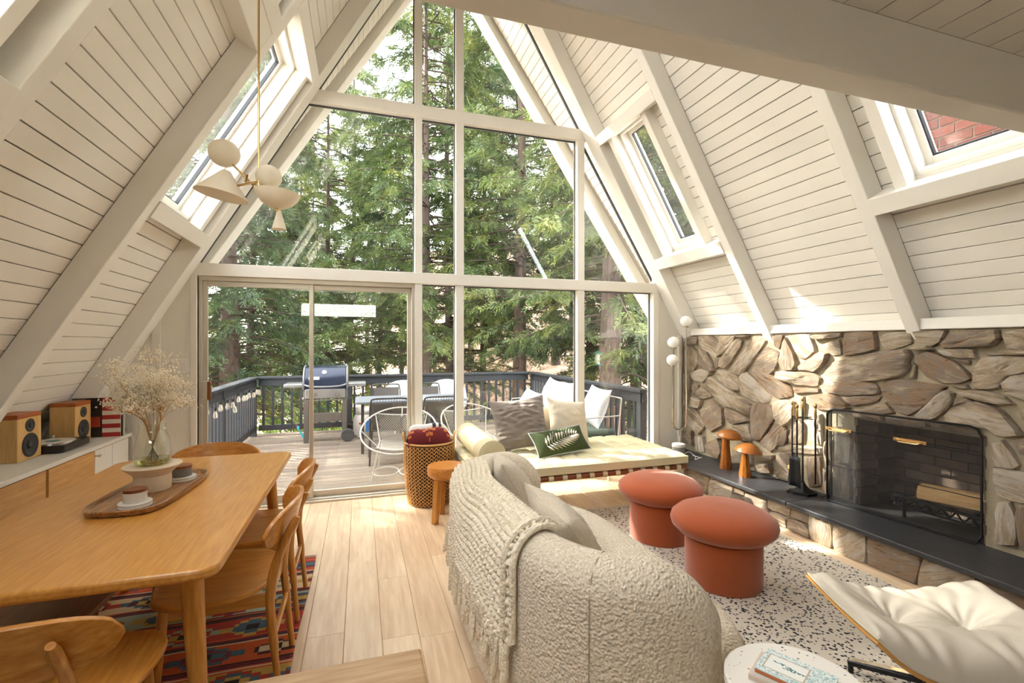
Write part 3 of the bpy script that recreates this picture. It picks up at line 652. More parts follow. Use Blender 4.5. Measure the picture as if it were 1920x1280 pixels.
# ================================================================= dining side
def rrect(x0, x1, y0, y1, r, n=6):
    out = []
    for (cx, cy, a0) in ((x1 - r, y1 - r, 0), (x0 + r, y1 - r, PI / 2), (x0 + r, y0 + r, PI), (x1 - r, y0 + r, 1.5 * PI)):
        for k in range(n + 1): a = a0 + PI / 2 * k / n; out.append((cx + r * math.cos(a), cy + r * math.sin(a)))
    return out
# kilim rug -----------------------------------------------------------------
KC = [hexc(h) for h in ('a83a2c', 'c4582e', 'b8964c', '8a8458', '486270', '4c2a30', 'cdb48e', '7a3038', '2a2024', '96a08c')]
kx0, kx1, ky0, ky1 = -1.72, -.295, 1.45, 3.48
def kcol(u, v):
    x = u * (kx1 - kx0); y = (1 - v) * (ky1 - ky0); band = .215; b = int(y / band); f = (y - b * band) / band
    h = mnoise.cell(Vector((b * 3.7 + .5, 1.5, 2.5)))
    if f < .26:                                     # thin stripes
        k = int(f / .037); return [KC[5], KC[0], KC[6], KC[5], KC[1], KC[8], KC[7], KC[5]][(k + b) % 8]
    g = (f - .26) / .74; per = .30; q = (x / per + (b % 2) * .5) ; c = int(q); fx = q - c; st = int(abs(fx - .5) * 12) / 12 * 2; gy = abs(int(g * 8) / 8 + .06 - .5) * 2
    base = [KC[1], KC[2], KC[0], KC[6], KC[3], KC[1], KC[9]][(b * 3) % 7]; d = st + gy
    if d < .22: return KC[8]
    if d < .48: return [KC[2], KC[4], KC[6]][(c + b) % 3]
    if d < .74: return [KC[5], KC[0], KC[4], KC[7]][(c + 2 * b) % 4]
    if d < .98: return [KC[4], KC[2], KC[1], KC[0], KC[9]][(c * 2 + b) % 5]
    return base
colattr('kilim', .95, .5, 260)
m = MB(); m.grid(lambda u, v: (kx0 + u * (kx1 - kx0) + .006 * math.sin(v * 9), ky0 + v * (ky1 - ky0), .009 + .0015 * math.sin(u * 23 + v * 31)), 72, 184, colf=kcol)
o = obj('kilim_rug', m, 'kilim', solid=.006); tag(o, 'red orange and blue patterned kilim rug under the dining table', 'rug')
# table ----------------------------------------------------------------------
dt = thing('dining_table', 'honey coloured oak dining table with rounded corners and round legs', 'table', (-.90, 2.54, .0135))
m = MB(); m.prism(rrect(-.47, .47, -.855, .85, .06), .703, .738); obj('tabletop', m, 'honey_oak', dt, smooth=True, bevel=.011, seg=3, autos=30)
m = MB(); m.prism(rrect(-.36, .36, -.72, .72, .03), .645, .703); obj('apron', m, 'honey_oak', dt, bevel=.003)
for sx in (-1, 1):
    for sy in (-1, 1):
        m = MB(); m.tube([(sx * .41, sy * .76, 0), (sx * .385, sy * .73, .3), (sx * .355, sy * .70, .703)], [.020, .027, .036], 16); obj('leg', m, 'honey_oak_z', dt)
# chairs ------------------------------------------------------------------------
def seat_pt(u, v):
    y = -.20 + .43 * v; w = .205 + .055 * math.sin(min(1, v * 1.15) * PI * .62); q = max(0, 1 - abs(2 * v - 1) ** 5) ** .5
    x = (2 * u - 1) * w * (.25 + .75 * q); z = .445 + .012 * (2 * u - 1) ** 2 - .012 * math.sin(v * PI) + .01 * v
    return (x, y, z)
def make_chair(label):
    t = thing('dining_chair', label, 'chair', (0, 0, .012), 0, 'oak dining chairs around the table')
    m = MB(); m.grid(seat_pt, 16, 16); obj('seat', m, 'honey_oak', t, solid=.016, bevel=.003)
    def back(u, v):
        a = (2 * u - 1); x = a * .265; hh = .078 * (max(0, 1 - abs(a) ** 3.2)) ** .5 + .004; y = -.275 + .085 * a * a; z = .685 + .012 * (1 - a * a) + (2 * v - 1) * hh
        return (x, y - .02 * (z - .685) / .08, z)
    m = MB(); m.grid(back, 28, 6); obj('backrest', m, 'honey_oak_x', t, solid=.017, bevel=.004)
    for s in (-1, 1):
        m = MB(); m.tube([(s * .20, .195, 0), (s * .19, .18, .25), (s * .175, .165, .435)], [.014, .018, .019], 12); obj('leg', m, 'honey_oak_z', t)
        m = MB(); m.tube(catmull([(s * .185, -.235, 0), (s * .178, -.215, .22), (s * .172, -.20, .42), (s * .168, -.232, .58), (s * .163, -.30, .725)], 5), [.014] * 5 + [.018] * 5 + [.021] * 5 + [.019] * 5 + [.013], 12, flat=.8); obj('leg', m, 'honey_oak_z', t)
        m = MB(); m.bar((s * .172, -.2, .405), (s * .172, .165, .405), .018, .05); obj('seat_rail', m, 'honey_oak', t, bevel=.003)
    m = MB(); m.bar((-.175, -.212, .25), (.175, -.212, .25), .016, .03); obj('stretcher', m, 'honey_oak_x', t, bevel=.004)
    m = MB(); m.bar((-.165, -.19, .40), (.165, -.19, .40), .018, .05); obj('seat_rail', m, 'honey_oak_x', t, bevel=.003)
    m = MB(); m.bar((-.165, .155, .405), (.165, .155, .405), .018, .045); obj('seat_rail', m, 'honey_oak_x', t, bevel=.003)
    return t
ch = make_chair('oak dining chair on the right side nearest the viewer, seat half under the table'); ch.location = (-.55, 2.29, .014); ch.rotation_euler = (0, 0, PI / 2)
dup(ch, 'oak dining chair on the right side nearer the sliding door', (-.55, 2.86, .014), PI / 2)
dup(ch, 'oak dining chair at the far end of the table, only its backrest showing', (-.90, 3.32, .014), PI)
dup(ch, 'oak dining chair in the bottom left corner facing the table end', (-.86, 1.69, .014), 0)
# bench ----------------------------------------------------------------------------
wood('brown_oak', hexc('7a5430'), hexc('a87a48'), 'Y', 1.2, .4, .1)
bn = thing('dining_bench', 'brown wooden bench tucked under the left side of the table', 'bench', (-1.14, 2.47, .014))
m = MB(); m.box(-.19, .19, -.52, .52, .42, .448); obj('seat', m, 'brown_oak', bn, smooth=False, bevel=.008)
for sx in (-1, 1):
    for sy in (-1, 1): m = MB(); m.tube([(sx * .16, sy * .48, 0), (sx * .14, sy * .44, .42)], [.016, .022], 10); obj('leg', m, 'honey_oak_z', bn)
# tray and table ware ------------------------------------------------------------------
wood('acacia', hexc('5a351c'), hexc('b98654'), 'Y', 1.6, .35, .1, coat=.3, ring=1.6)
TZ = .7505
tr = thing('serving_tray', 'long dark acacia wood tray with raised rim on the table', 'tray', (-.925, 2.615, TZ), math.radians(-4))
def traypt(r, a):
    c, s = math.cos(a), math.sin(a); n = 4.2; k = (abs(c) ** n + abs(s) ** n) ** (-1 / n)
    return (c * k * (.15 + .0 * s) * r, s * k * .325 * r)
prof = [(0.0, .010), (.5, .010), (.86, .010), (.93, .014), (.97, .027), (1.0, .030), (1.02, .027), (.99, .006), (.94, 0), (0, 0)]
m = MB(); m.grid(lambda u, v: (*traypt(prof[round(v * (len(prof) - 1))][0], 2 * PI * u), prof[round(v * (len(prof) - 1))][1]), 56, len(prof) - 1, cu=True); obj('body', m, 'acacia', tr)
mat('ceramic_cream', hexc('dfcdb2'), .55, var=.04, vs=20, bump=.04, bs=90)
pd = thing('pedestal_stand', 'cream ceramic pedestal with wide flared top standing on the tray', 'stand', (-.945, 2.66, TZ + .0105))
m = MB(); m.lathe([(0, 0), (.072, 0), (.074, .004), (.074, .072), (.08, .080), (.116, .112), (.118, .116), (.115, .119), (0, .1185)], 40); obj('body', m, 'ceramic_cream', pd)
glassmat('clear_glass', (.97, .98, .96), 1.2, .02)
mat('vase_water', hexc('d8cf8a'), .05); MATS['vase_water'].node_tree.nodes['Principled BSDF'].inputs['Transmission Weight'].default_value = .92; MATS['vase_water'].node_tree.nodes['Principled BSDF'].inputs['IOR'].default_value = 1.33
VZ = TZ + .0105 + .1195
vs_ = thing('glass_vase', 'clear glass bottle shaped vase with a little yellow water on the pedestal', 'vase', (-.945, 2.66, VZ))
m = MB(); m.lathe([(0, .002), (.062, .002), (.072, .012), (.073, .04), (.066, .11), (.054, .152), (.050, .165), (.052, .195)], 36); obj('glass', m, 'clear_glass', vs_, solid=.003)
m = MB(); m.lathe([(0, .005), (.060, .005), (.068, .014), (.0685, .028), (0, .028)], 32); obj('water', m, 'vase_water', vs_)
mat('dry_stem', hexc('c49a5c'), .8); mat('dark_stem', hexc('4a3a1c'), .8); mat('dry_flower', hexc('f4ead2'), .9, rnd=.05)
fw = thing('dried_flowers', 'spray of dried cream baby breath flowers in the glass vase', 'flowers', (-.945, 2.66, VZ + .006))
rf = random.Random(5); stems = MB(); buds = MB(); dk = MB()
for i in range(34):
    a = rf.uniform(0, 2 * PI); sp_ = rf.uniform(.02, .17) ** 1; h_ = rf.uniform(.30, .52) - sp_ * .3
    bx = Vector((.03 * math.cos(a + PI), .03 * math.sin(a + PI), .005)); nk = Vector((.03 * math.cos(a), .03 * math.sin(a), .19))
    tip = Vector((sp_ * math.cos(a) - .03, sp_ * math.sin(a), h_)); mid = nk.lerp(tip, .45) + Vector((0, 0, .02))
    path = catmull([bx, bx.lerp(nk, .55) * .55 + bx.lerp(nk, .55) * .2, nk, mid, tip], 4)
    if i < 12: dk.tube(path[:6], .0016, 4)
    stems.tube(path[4 if i < 12 else 3:], .0011, 4)
    for j in range(12):
        q0 = path[rf.randrange(11, len(path))]; dv = Vector((rf.uniform(-1, 1), rf.uniform(-1, 1), rf.uniform(.2, 1.2))).normalized() * rf.uniform(.02, .06); e = q0 + dv
        stems.tube([q0, q0 + dv * .55 + Vector((0, 0, .004)), e], .0006, 3)
        for k in range(11):
            p = e + Vector((rf.gauss(0, .014), rf.gauss(0, .012), rf.gauss(0, .012))); r = rf.uniform(.003, .0054)
            buds.add([p + Vector(q) * r for q in ((1, 0, 0), (-1, 0, 0), (0, 1, 0), (0, -1, 0), (0, 0, 1), (0, 0, -1))], [(0, 2, 4), (2, 1, 4), (1, 3, 4), (3, 0, 4), (2, 0, 5), (1, 2, 5), (3, 1, 5), (0, 3, 5)])
obj('stems', stems, 'dry_stem', fw, kind='stuff'); obj('wet_stems', dk, 'dark_stem', fw, kind='stuff'); obj('flower_heads', buds, 'dry_flower', fw, kind='stuff')
mat('marble', hexc('e6e2da'), .35, var=.1, vs=10); mat('grey_marble', hexc('7d7d7a'), .4, var=.25, vs=12); wood('walnut_lid', hexc('6b3312'), hexc('a55a24'), 'X', 3, .35)
def canister(loc, body, lab, n):
    for k in range(n):
        c = thing('marble_coaster', ('upper' if k else 'lower') + ' round white marble coaster under the ' + lab, 'coaster', (loc[0], loc[1], loc[2] + k * .0112), 0)
        m = MB(); m.lathe([(0, 0), (.058, 0), (.060, .003), (.060, .008), (.058, .0105), (0, .0105)], 36); obj('disc', m, 'marble', c)
    t = thing('salt_cellar', lab + ' with round wooden lid standing on coasters', 'canister', (loc[0], loc[1], loc[2] + n * .0112))
    m = MB(); m.lathe([(0, 0), (.040, 0), (.042, .003), (.042, .042), (0, .042)], 32); obj('bowl', m, body, t)
    m = MB(); m.lathe([(0, .042), (.0425, .042), (.0425, .052), (.040, .054), (0, .0545)], 32); obj('lid', m, 'walnut_lid', t)
canister((-.915, 2.40, TZ + .0105), 'marble', 'small white marble canister', 2); canister((-.865, 2.795, TZ + .0105), 'grey_marble', 'small grey marble canister', 2)
# sideboard -------------------------------------------------------------------------
wood('oak_veneer', hexc('c08a48'), hexc('dcae6c'), 'Y', .9, .4, .08); mat('cabinet_white', (.76, .73, .67), .4, var=.03, vs=4)
sb = thing('sideboard', 'long low sideboard with white top and oak fronts under the left slope', 'sideboard', (-1.8, 3.0, 0))
m = MB(); m.box(-.31, 0.012, -1.6, 1.64, .70, .727); obj('top', m, 'cabinet_white', sb, smooth=False, bevel=.003)
m = MB(); m.box(-.29, -.022, -1.58, 1.62, .08, .70); obj('carcass', m, 'cabinet_white', sb, smooth=False); m = MB(); m.box(-.27, -.06, -1.5, 1.55, 0, .08); obj('plinth', m, 'cabinet_white', sb, smooth=False)
for (a, b, mt) in ((-1.57, -.56, 'oak_veneer'), (-.55, .012, 'oak_veneer'), (.022, .548, 'oak_veneer'), (.575, 1.09, 'oak_veneer'), (1.096, 1.34, 'cabinet_white'), (1.346, 1.6, 'cabinet_white')):
    m = MB(); m.box(-.020, 0, a, b, .09, .692); d_ = obj('door', m, mt, sb, smooth=False, bevel=.002)
    if abs(a - 1.096) < .01: m = MB(); m.tube([(0, 1.10, .655), (.02, 1.10, .655)], .006, 8); m.sphere((.026, 1.10, .655), .011, 10, 8); obj('knob', m, 'chrome', d_)
SZ = .728
wood('bamboo', hexc('c79350'), hexc('dfb878'), 'Z', 1.5, .45, .05, ring=.5); wood('orange_wood', hexc('9c4f1c'), hexc('c06e2e'), 'X', 1.2, .4, .05); mat('rubber', (.035, .035, .037), .6); mat('cone', (.05, .05, .052), .45)
def speaker(loc, w_, d_, h_, label):
    t = thing('bookshelf_speaker', label, 'speaker', loc, 0, 'pair of bamboo bookshelf speakers')
    m = MB(); m.box(-d_, 0, 0, w_, 0, h_ - .028); obj('cabinet', m, 'bamboo', t, smooth=False, bevel=.004)
    m = MB(); m.box(-d_, 0, 0, w_, h_ - .028, h_); obj('top_panel', m, 'orange_wood', t, smooth=False, bevel=.004)
    R = Matrix.Translation((0, w_ / 2, h_ * .31)) @ Matrix.Rotation(PI / 2, 4, 'Y'); r = w_ * .33
    m = MB(); m.lathe([(r, 0), (r, .006), (r * .86, .010), (r * .80, .006), (r * .62, .001), (r * .30, .0005), (r * .26, .008), (0, .012)], 32, R); obj('woofer', m, 'rubber', t)
    R = Matrix.Translation((0, w_ / 2, h_ * .735)) @ Matrix.Rotation(PI / 2, 4, 'Y'); r = w_ * .185
    m = MB(); m.lathe([(r, 0), (r, .005), (r * .85, .008), (r * .4, .002), (r * .3, .007), (0, .010)], 28, R); obj('tweeter', m, 'rubber', t)
speaker((-1.985, 3.64, SZ), .225, .14, .29, 'nearer bamboo speaker with two black cones on the sideboard')
speaker((-1.975, 4.225, SZ), .21, .15, .295, 'farther bamboo speaker behind the turntable, beside the record sleeves')
mat('vinyl_white', (.85, .84, .80), .25); mat('teal', hexc('3a7468'), .5); mat('black_gloss', (.015, .015, .016), .3)
tt = thing('turntable', 'black record player with a white record on the sideboard', 'turntable', (-2.0, 4.045, SZ))
m = MB(); m.prism(rrect(-.115, .125, -.165, .165, .02), .008, .052); obj('plinth', m, 'black_gloss', tt, bevel=.003)
m = MB(); m.lathe([(0, .052), (.112, .052), (.112, .060), (0, .060)], 40, Matrix.Translation((.0, -.03, 0))); pl_ = obj('platter', m, 'chrome', tt)
m = MB(); m.lathe([(0, .0605), (.116, .0605), (.116, .063), (0, .063)], 48, Matrix.Translation((.0, -.03, 0))); obj('record', m, 'vinyl_white', tt)
m = MB(); m.lathe([(0, .063), (.04, .063), (.04, .0638), (0, .0638)], 32, Matrix.Translation((.0, -.03, 0))); obj('record_label', m, 'teal', tt)
m = MB(); m.tube([(-.08, .13, .075), (-.06, .05, .078), (-.03, .02, .072)], .004, 6); m.cyl((-.08, .13, .052), .012, .026, 12); obj('tonearm', m, 'chrome', tt)
# record sleeves
colattr('sleeve', .45)
SL = [('record sleeve with dark photo and red and white stripes behind the far speaker', (-1.965, 4.470, SZ)), ('black edged record sleeve standing second in the row', (-1.955, 4.478, SZ)), ('white record sleeve at the back of the row', (-1.945, 4.486, SZ))]
def art(u, v):
    if v < .55 and u > .62: return hexc('b03030') if int(v * 9) % 2 == 0 else hexc('e6dccb')
    if u > .62: return hexc('b03030') if int(v * 9) % 2 == 0 else hexc('e6dccb')
    if abs(u - .45) < .13 and .25 < v < .52: return hexc('b8422e')
    return hexc('2c2422') if u > .25 or v < .5 else hexc('6a5a50')
for i, (lb, p) in enumerate(SL):
    t = thing('record_sleeve', lb, 'record', p, 0, 'records at the end of the sideboard'); m = MB()
    m.box(-.145, .165, .0008, .005, 0, .305, col=hexc('efe9dc') if i != 1 else hexc('1c1c1c'))
    if i == 0: m.grid(lambda u, v: (-.145 + .31 * u, 0, .305 * v), 26, 27, colf=art)
    obj('cover', m, 'sleeve', t, smooth=False)
sp2 = [('tan', 'c9a878'), ('black', '202020'), ('cream', 'e8dfcc'), ('blue-grey', '8d979c')]
for i, (cn, hx) in enumerate(sp2):
    t = thing('record_sleeve', '%s record sleeve standing on edge beside the white wall' % cn, 'record', (-1.825 + i * .0, 4.50 + i * .018, SZ), 0, 'records at the end of the sideboard'); m = MB(); m.box(-.13, .02, 0, .012, 0, .20, col=hexc(hx)); m.box(.0, .021, .002, .010, .02, .05, col=hexc('3a3a3a')); obj('cover', m, 'sleeve', t, smooth=False)
cb = MB(); cb.tube(catmull([(-1.79, 4.62, .72), (-1.775, 4.625, .66), (-1.77, 4.635, .5), (-1.775, 4.64, .3), (-1.77, 4.64, .05)], 6), .004, 6); o = obj('power_cable', cb, 'white_plastic'); tag(o, 'thin white cable hanging from the end of the sideboard', 'cable')
cb = MB(); cb.tube(catmull([(-2.10, 3.86, .735), (-2.12, 3.88, .80), (-2.09, 3.875, .84), (-2.11, 3.885, .76), (-2.08, 3.878, .735)], 6), .003, 5); o = obj('speaker_cable', cb, 'rubber'); tag(o, 'dark tangled speaker cable between speaker and turntable', 'cable')
# pendant lamp ---------------------------------------------------------------------
mat('shade_cream', hexc('ece0c8'), .5); mat('shade_inner', hexc('cdb795'), .6)
pn = thing('pendant_lamp', 'brass pendant lamp with cream globes, cone and dish shades over the table', 'pendant lamp', (-.537, 2.9, 0))
m = MB(); m.cyl((0, 0, 2.29), .006, 1.47, 10); obj('rod', m, 'brass', pn)
m = MB(); m.lathe([(0, 3.76), (.05, 3.74), (.05, 3.80), (0, 3.80)], 20); obj('canopy', m, 'brass', pn)
m = MB(); m.tube([(-.14, .03, 2.44), (.075, -.02, 2.215)], .0065, 8); obj('arm', m, 'brass', pn)
m = MB(); m.tube([(-.115, -.06, 2.285), (.02, .02, 2.36)], .0065, 8); obj('arm', m, 'brass', pn)
m = MB(); m.tube([(-.055, -.01, 2.37), (-.06, -.02, 2.33)], .008, 8); obj('joint', m, 'brass', pn)
m = MB(); m.sphere((-.118, -.062, 2.283), .014, 12, 8); m.tube([(-.145, -.07, 2.283), (-.118, -.062, 2.283)], .003, 6); obj('swivel', m, 'brass', pn)
m = MB(); m.sphere((.092, -.02, 2.19), .012, 10, 8); obj('swivel', m, 'brass', pn)
m = MB(); m.sphere((-.175, .035, 2.492), .078, 28, 18, (1, 1, .93), Matrix.Translation((0, 0, 0))); obj('globe', m, 'shade_cream', pn)
m = MB(); m.sphere((.045, .03, 2.385), .068, 28, 18, (1, 1, .95)); obj('globe', m, 'shade_cream', pn)
R = Matrix.Translation((-.175, -.02, 2.245)) @ Matrix.Rotation(math.radians(10), 4, 'Y')
m = MB(); m.lathe([(.128, 0), (.028, .125), (.02, .135), (0, .138)], 36, R); obj('cone_shade', m, 'shade_cream', pn, solid=.003)
R = Matrix.Translation((.092, -.02, 2.20)) @ Matrix.Rotation(math.radians(4), 4, 'Y')
m = MB(); m.lathe([(0, 0), (.04, .006), (.08, .03), (.105, .06), (.115, .085)], 36, R); obj('dish_shade', m, 'shade_cream', pn, solid=.003)
R = Matrix.Translation((.105, -.02, 2.085)); m = MB(); m.lathe([(.036, 0), (.01, .10), (.006, .105), (0, .106)], 28, R); obj('small_cone', m, 'shade_cream', pn, solid=.0025)
# oak step in the foreground ------------------------------------------------------------
wood('step_oak', hexc('a98458'), hexc('d2b48a'), 'X', 1.0, .45, .1)
stp = thing('wooden_step', 'pale oak platform step at the bottom edge of the picture', 'step', (-.14, 1.18, 0))
m = MB(); m.box(-.31, .31, -.28, .24, .515, .55); obj('tread', m, 'step_oak', stp, smooth=False, bevel=.008)
m = MB(); m.box(-.285, .285, .195, .22, 0, .515); obj('riser', m, 'step_oak', stp, smooth=False)
for s in (-1, 1): m = MB(); m.box(s * .285 - .0125, s * .285 + .0125, -.27, .195, 0, .515); obj('side_panel', m, 'step_oak', stp, smooth=False)
# ================================================================= living side
# speckled rug
m_, n_, l_, p_ = newmat('speckle_rug'); tc = n_.new('ShaderNodeTexCoord')
vo = n_.new('ShaderNodeTexVoronoi'); vo.inputs['Scale'].default_value = 72; l_.new(tc.outputs['Object'], vo.inputs['Vector'])
vo2 = n_.new('ShaderNodeTexNoise'); vo2.inputs['Scale'].default_value = 60; vo2.inputs['Detail'].default_value = 2; l_.new(tc.outputs['Object'], vo2.inputs['Vector'])
sepc = n_.new('ShaderNodeSeparateColor'); l_.new(vo.outputs['Color'], sepc.inputs[0])
th = n_.new('ShaderNodeMath'); th.operation = 'MULTIPLY_ADD'; th.inputs[1].default_value = 1.0; th.inputs[2].default_value = -.18; l_.new(sepc.outputs[0], th.inputs[0])
ns = n_.new('ShaderNodeMath'); ns.operation = 'MULTIPLY_ADD'; ns.inputs[1].default_value = .30; l_.new(vo2.outputs['Fac'], ns.inputs[0]); l_.new(vo.outputs['Distance'], ns.inputs[2])
lt = n_.new('ShaderNodeMath'); lt.operation = 'LESS_THAN'; l_.new(ns.outputs[0], lt.inputs[0]); l_.new(th.outputs[0], lt.inputs[1])
mxr = n_.new('ShaderNodeMix'); mxr.data_type = 'RGBA'; mxr.inputs[6].default_value = rgb(hexc('cfc5b6')); mxr.inputs[7].default_value = rgb(hexc('23242c')); l_.new(lt.outputs[0], mxr.inputs[0]); l_.new(mxr.outputs[2], p_.inputs['Base Color']); p_.inputs['Roughness'].default_value = .95
nb = n_.new('ShaderNodeTexNoise'); nb.inputs['Scale'].default_value = 240; l_.new(tc.outputs['Object'], nb.inputs['Vector']); bp = n_.new('ShaderNodeBump'); bp.inputs['Strength'].default_value = .6; bp.inputs['Distance'].default_value = .006; l_.new(nb.outputs['Fac'], bp.inputs['Height']); l_.new(bp.outputs[0], p_.inputs['Normal'])
m = MB(); m.prism(rrect(1.0, 3.02, .2, 3.71, .02), .001, .016); o = obj('speckled_rug', m, 'speckle_rug', bevel=.004); tag(o, 'cream rug with black speckles in front of the hearth', 'rug')
# ---- curved sofa
m_, n_, l_, p_ = newmat('boucle'); tc = n_.new('ShaderNodeTexCoord'); vb = n_.new('ShaderNodeTexVoronoi'); vb.feature = 'SMOOTH_F1'; vb.inputs['Scale'].default_value = 105; l_.new(tc.outputs['Object'], vb.inputs['Vector'])
nz = n_.new('ShaderNodeTexNoise'); nz.inputs['Scale'].default_value = 60; l_.new(tc.outputs['Object'], nz.inputs['Vector'])
ma = n_.new('ShaderNodeMath'); ma.operation = 'MULTIPLY_ADD'; ma.inputs[1].default_value = -1.2; l_.new(vb.outputs['Distance'], ma.inputs[0]); l_.new(nz.outputs['Fac'], ma.inputs[2])
bp = n_.new('ShaderNodeBump'); bp.inputs['Strength'].default_value = .8; bp.inputs['Distance'].default_value = .010; l_.new(ma.outputs[0], bp.inputs['Height']); l_.new(bp.outputs[0], p_.inputs['Normal'])
cr = n_.new('ShaderNodeValToRGB'); cr.color_ramp.elements[0].position = 0; cr.color_ramp.elements[0].color = rgb(hexc('dccfb8')); cr.color_ramp.elements[1].position = .75; cr.color_ramp.elements[1].color = rgb(hexc('f8f0e2')); l_.new(ma.outputs[0], cr.inputs[0]); l_.new(cr.outputs[0], p_.inputs['Base Color']); p_.inputs['Roughness'].default_value = 1.0; p_.inputs['Sheen Weight'].default_value = .2
SP = catmull([(1.16, 2.93), (.98, 3.00), (.80, 2.97), (.66, 2.80), (.605, 2.52), (.60, 2.2), (.615, 1.88), (.68, 1.60), (.80, 1.42), (.98, 1.335), (1.14, 1.33)] and [(x, y, 0) for x, y in ((1.14, 2.94), (.98, 3.00), (.80, 2.97), (.66, 2.80), (.605, 2.52), (.60, 2.2), (.615, 1.88), (.68, 1.60), (.80, 1.42), (.98, 1.335), (1.14, 1.33))], 7)
NS = len(SP); ARC = [0]
for i in range(1, NS): ARC.append(ARC[-1] + (SP[i] - SP[i - 1]).length)
def spath(s):                     # s 0..1 -> point, tangent, outward normal
    d = s * ARC[-1]; i = 0
    while i < NS - 2 and ARC[i + 1] < d: i += 1
    f = (d - ARC[i]) / (ARC[i + 1] - ARC[i]); p = SP[i].lerp(SP[i + 1], f)
    a = SP[max(i - 1, 0)]; b = SP[min(i + 2, NS - 1)]; t = (b - a).normalized(); o = Vector((t.y, -t.x, 0))
    if o.dot(p - Vector((1.0, 2.15, 0))) < 0: o = -o
    return p, t, o
def hprof(s): # crest height
    e0 = smoothstep(0, .10, s); e1 = smoothstep(0, .10, 1 - s); return .64 + .08 * e0 * e1
def rprof(s):
    e = min(s, 1 - s) / .05; return .105 * (math.sqrt(max(0, 1 - (1 - min(1, e)) ** 2)) * .97 + .03)
def sec(s, a, grow=0):           # a: 0..1 round the section : outer foot -> crest -> inner foot
    p, t, o = spath(s); r = rprof(s) + grow; h = hprof(s) - .10 * (1 - min(1, min(s, 1 - s) / .05)) ** 2 + grow; z0 = .03
    hs = h - r - z0
    if a < .38: k = a / .38; x = r * (1 - .10 * (1 - k)); z = z0 + hs * k
    elif a < .70: k = (a - .38) / .32 * PI; x = r * math.cos(k); z = h - r + r * math.sin(k)
    else: k = (a - .70) / .30; x = -r; z = h - r - (h - r - .25) * k
    q = p + o * (x + .02 * (1 - z / .7)); return (q.x, q.y, z)
sf = thing('curved_sofa', 'curved cream boucle sofa seen from behind', 'sofa', (0, 0, .016))
m = MB(); m.grid(lambda u, v: sec(u, v), 90, 34); obj('backrest', m, 'boucle', sf, autos=80)
# seat block
SE = catmull([(x, y, 0) for x, y in ((1.12, 2.96), (1.30, 2.86), (1.40, 2.62), (1.42, 2.2), (1.41, 1.75), (1.36, 1.45), (1.22, 1.28), (1.05, 1.27))], 6)
inner = [Vector((.72, 1.5, 0)), Vector((.64, 1.9, 0)), Vector((.63, 2.5, 0)), Vector((.74, 2.9, 0))]
outl = SE + inner; cs = Vector((1.03, 2.15, 0)); m = MB()
rings = [(1.0, .03), (1.015, .06), (1.02, .30), (1.015, .34), (.97, .38), (.9, .396), (.6, .402), (.2, .405)]
vs = []
for (k, z) in rings:
    for q in outl: e = cs + (q - cs) * k; vs.append((e.x, e.y, z))
n = len(outl); fs = [((r * n + i), (r * n + (i + 1) % n), ((r + 1) * n + (i + 1) % n), ((r + 1) * n + i)) for r in range(len(rings) - 1) for i in range(n)]; vs.append((cs.x, cs.y, .406)); fs += [((len(rings) - 1) * n + i, (len(rings) - 1) * n + (i + 1) % n, len(rings) * n) for i in range(n)]
m.add(vs, fs); obj('seat', m, 'boucle', sf, autos=80)
m = MB(); m.tube([sec(.835, k / 16, .0015) for k in range(0, 11)], .0022, 5); obj('seam', m, 'mortar', sf)
# ---- pillows
def pillow(name, mt, w_, h_, t_, label, loc, rot, wr=0, ws=10, col=None, n=26, pinch=.10, parts=None):
    t = thing(name, label, 'pillow', loc); t.rotation_euler = rot
    def pt(u, v, s):
        a = 2 * u - 1; b = 2 * v - 1; e = max(0, (1 - a * a)) ** .6 * max(0, (1 - b * b)) ** .6
        x = a * w_ / 2 * (1 - pinch * (1 - b * b) * abs(a) ** 3); z = b * h_ / 2 * (1 - pinch * (1 - a * a) * abs(b) ** 3)
        y = s * (t_ / 2 * 1.15 * e + (wr * mnoise.noise(Vector((x * ws, z * ws * 2.2, s * 3.1))) * min(1, e * 1.4)))
        return (x, y, z + h_ / 2)
    m = MB(); m.grid(lambda u, v: pt(u, v, -1), n, n); m.grid(lambda u, v: pt(1 - u, v, 1), n, n); obj('cover', m, mt, t, autos=80)
    return t, pt
mat('grey_fur', hexc('8d8178'), 1.0, var=.18, vs=30, bump=.8, bs=160, sheen=.5); mat('cream_fur', hexc('e3d6bf'), 1.0, var=.08, vs=20, bump=.7, bs=150, sheen=.4)
mat('cream_linen', hexc('d8cab0'), 1.0, bump=.4, bs=300); mat('green_linen', hexc('3e4a26'), .95, bump=.35, bs=420, var=.08, vs=30); mat('white_cotton', hexc('c2c5ca'), .95, bump=.15, bs=60)
mat('fluffy', hexc('ddd0ba'), 1.0, var=.12, vs=60, bump=1.0, bs=120, sheen=.3)
pillow('throw_pillow', 'fluffy', .46, .42, .16, 'fluffy cream pillow leaning at the far end of the sofa back', (.97, 2.62, .418), (math.radians(-30), math.radians(5), math.radians(80)), .012, 30)
pillow('throw_pillow', 'fluffy', .50, .40, .16, 'fluffy cream pillow lying nearer the viewer on the sofa', (1.04, 2.08, .418), (math.radians(-38), math.radians(-6), math.radians(94)), .012, 30)
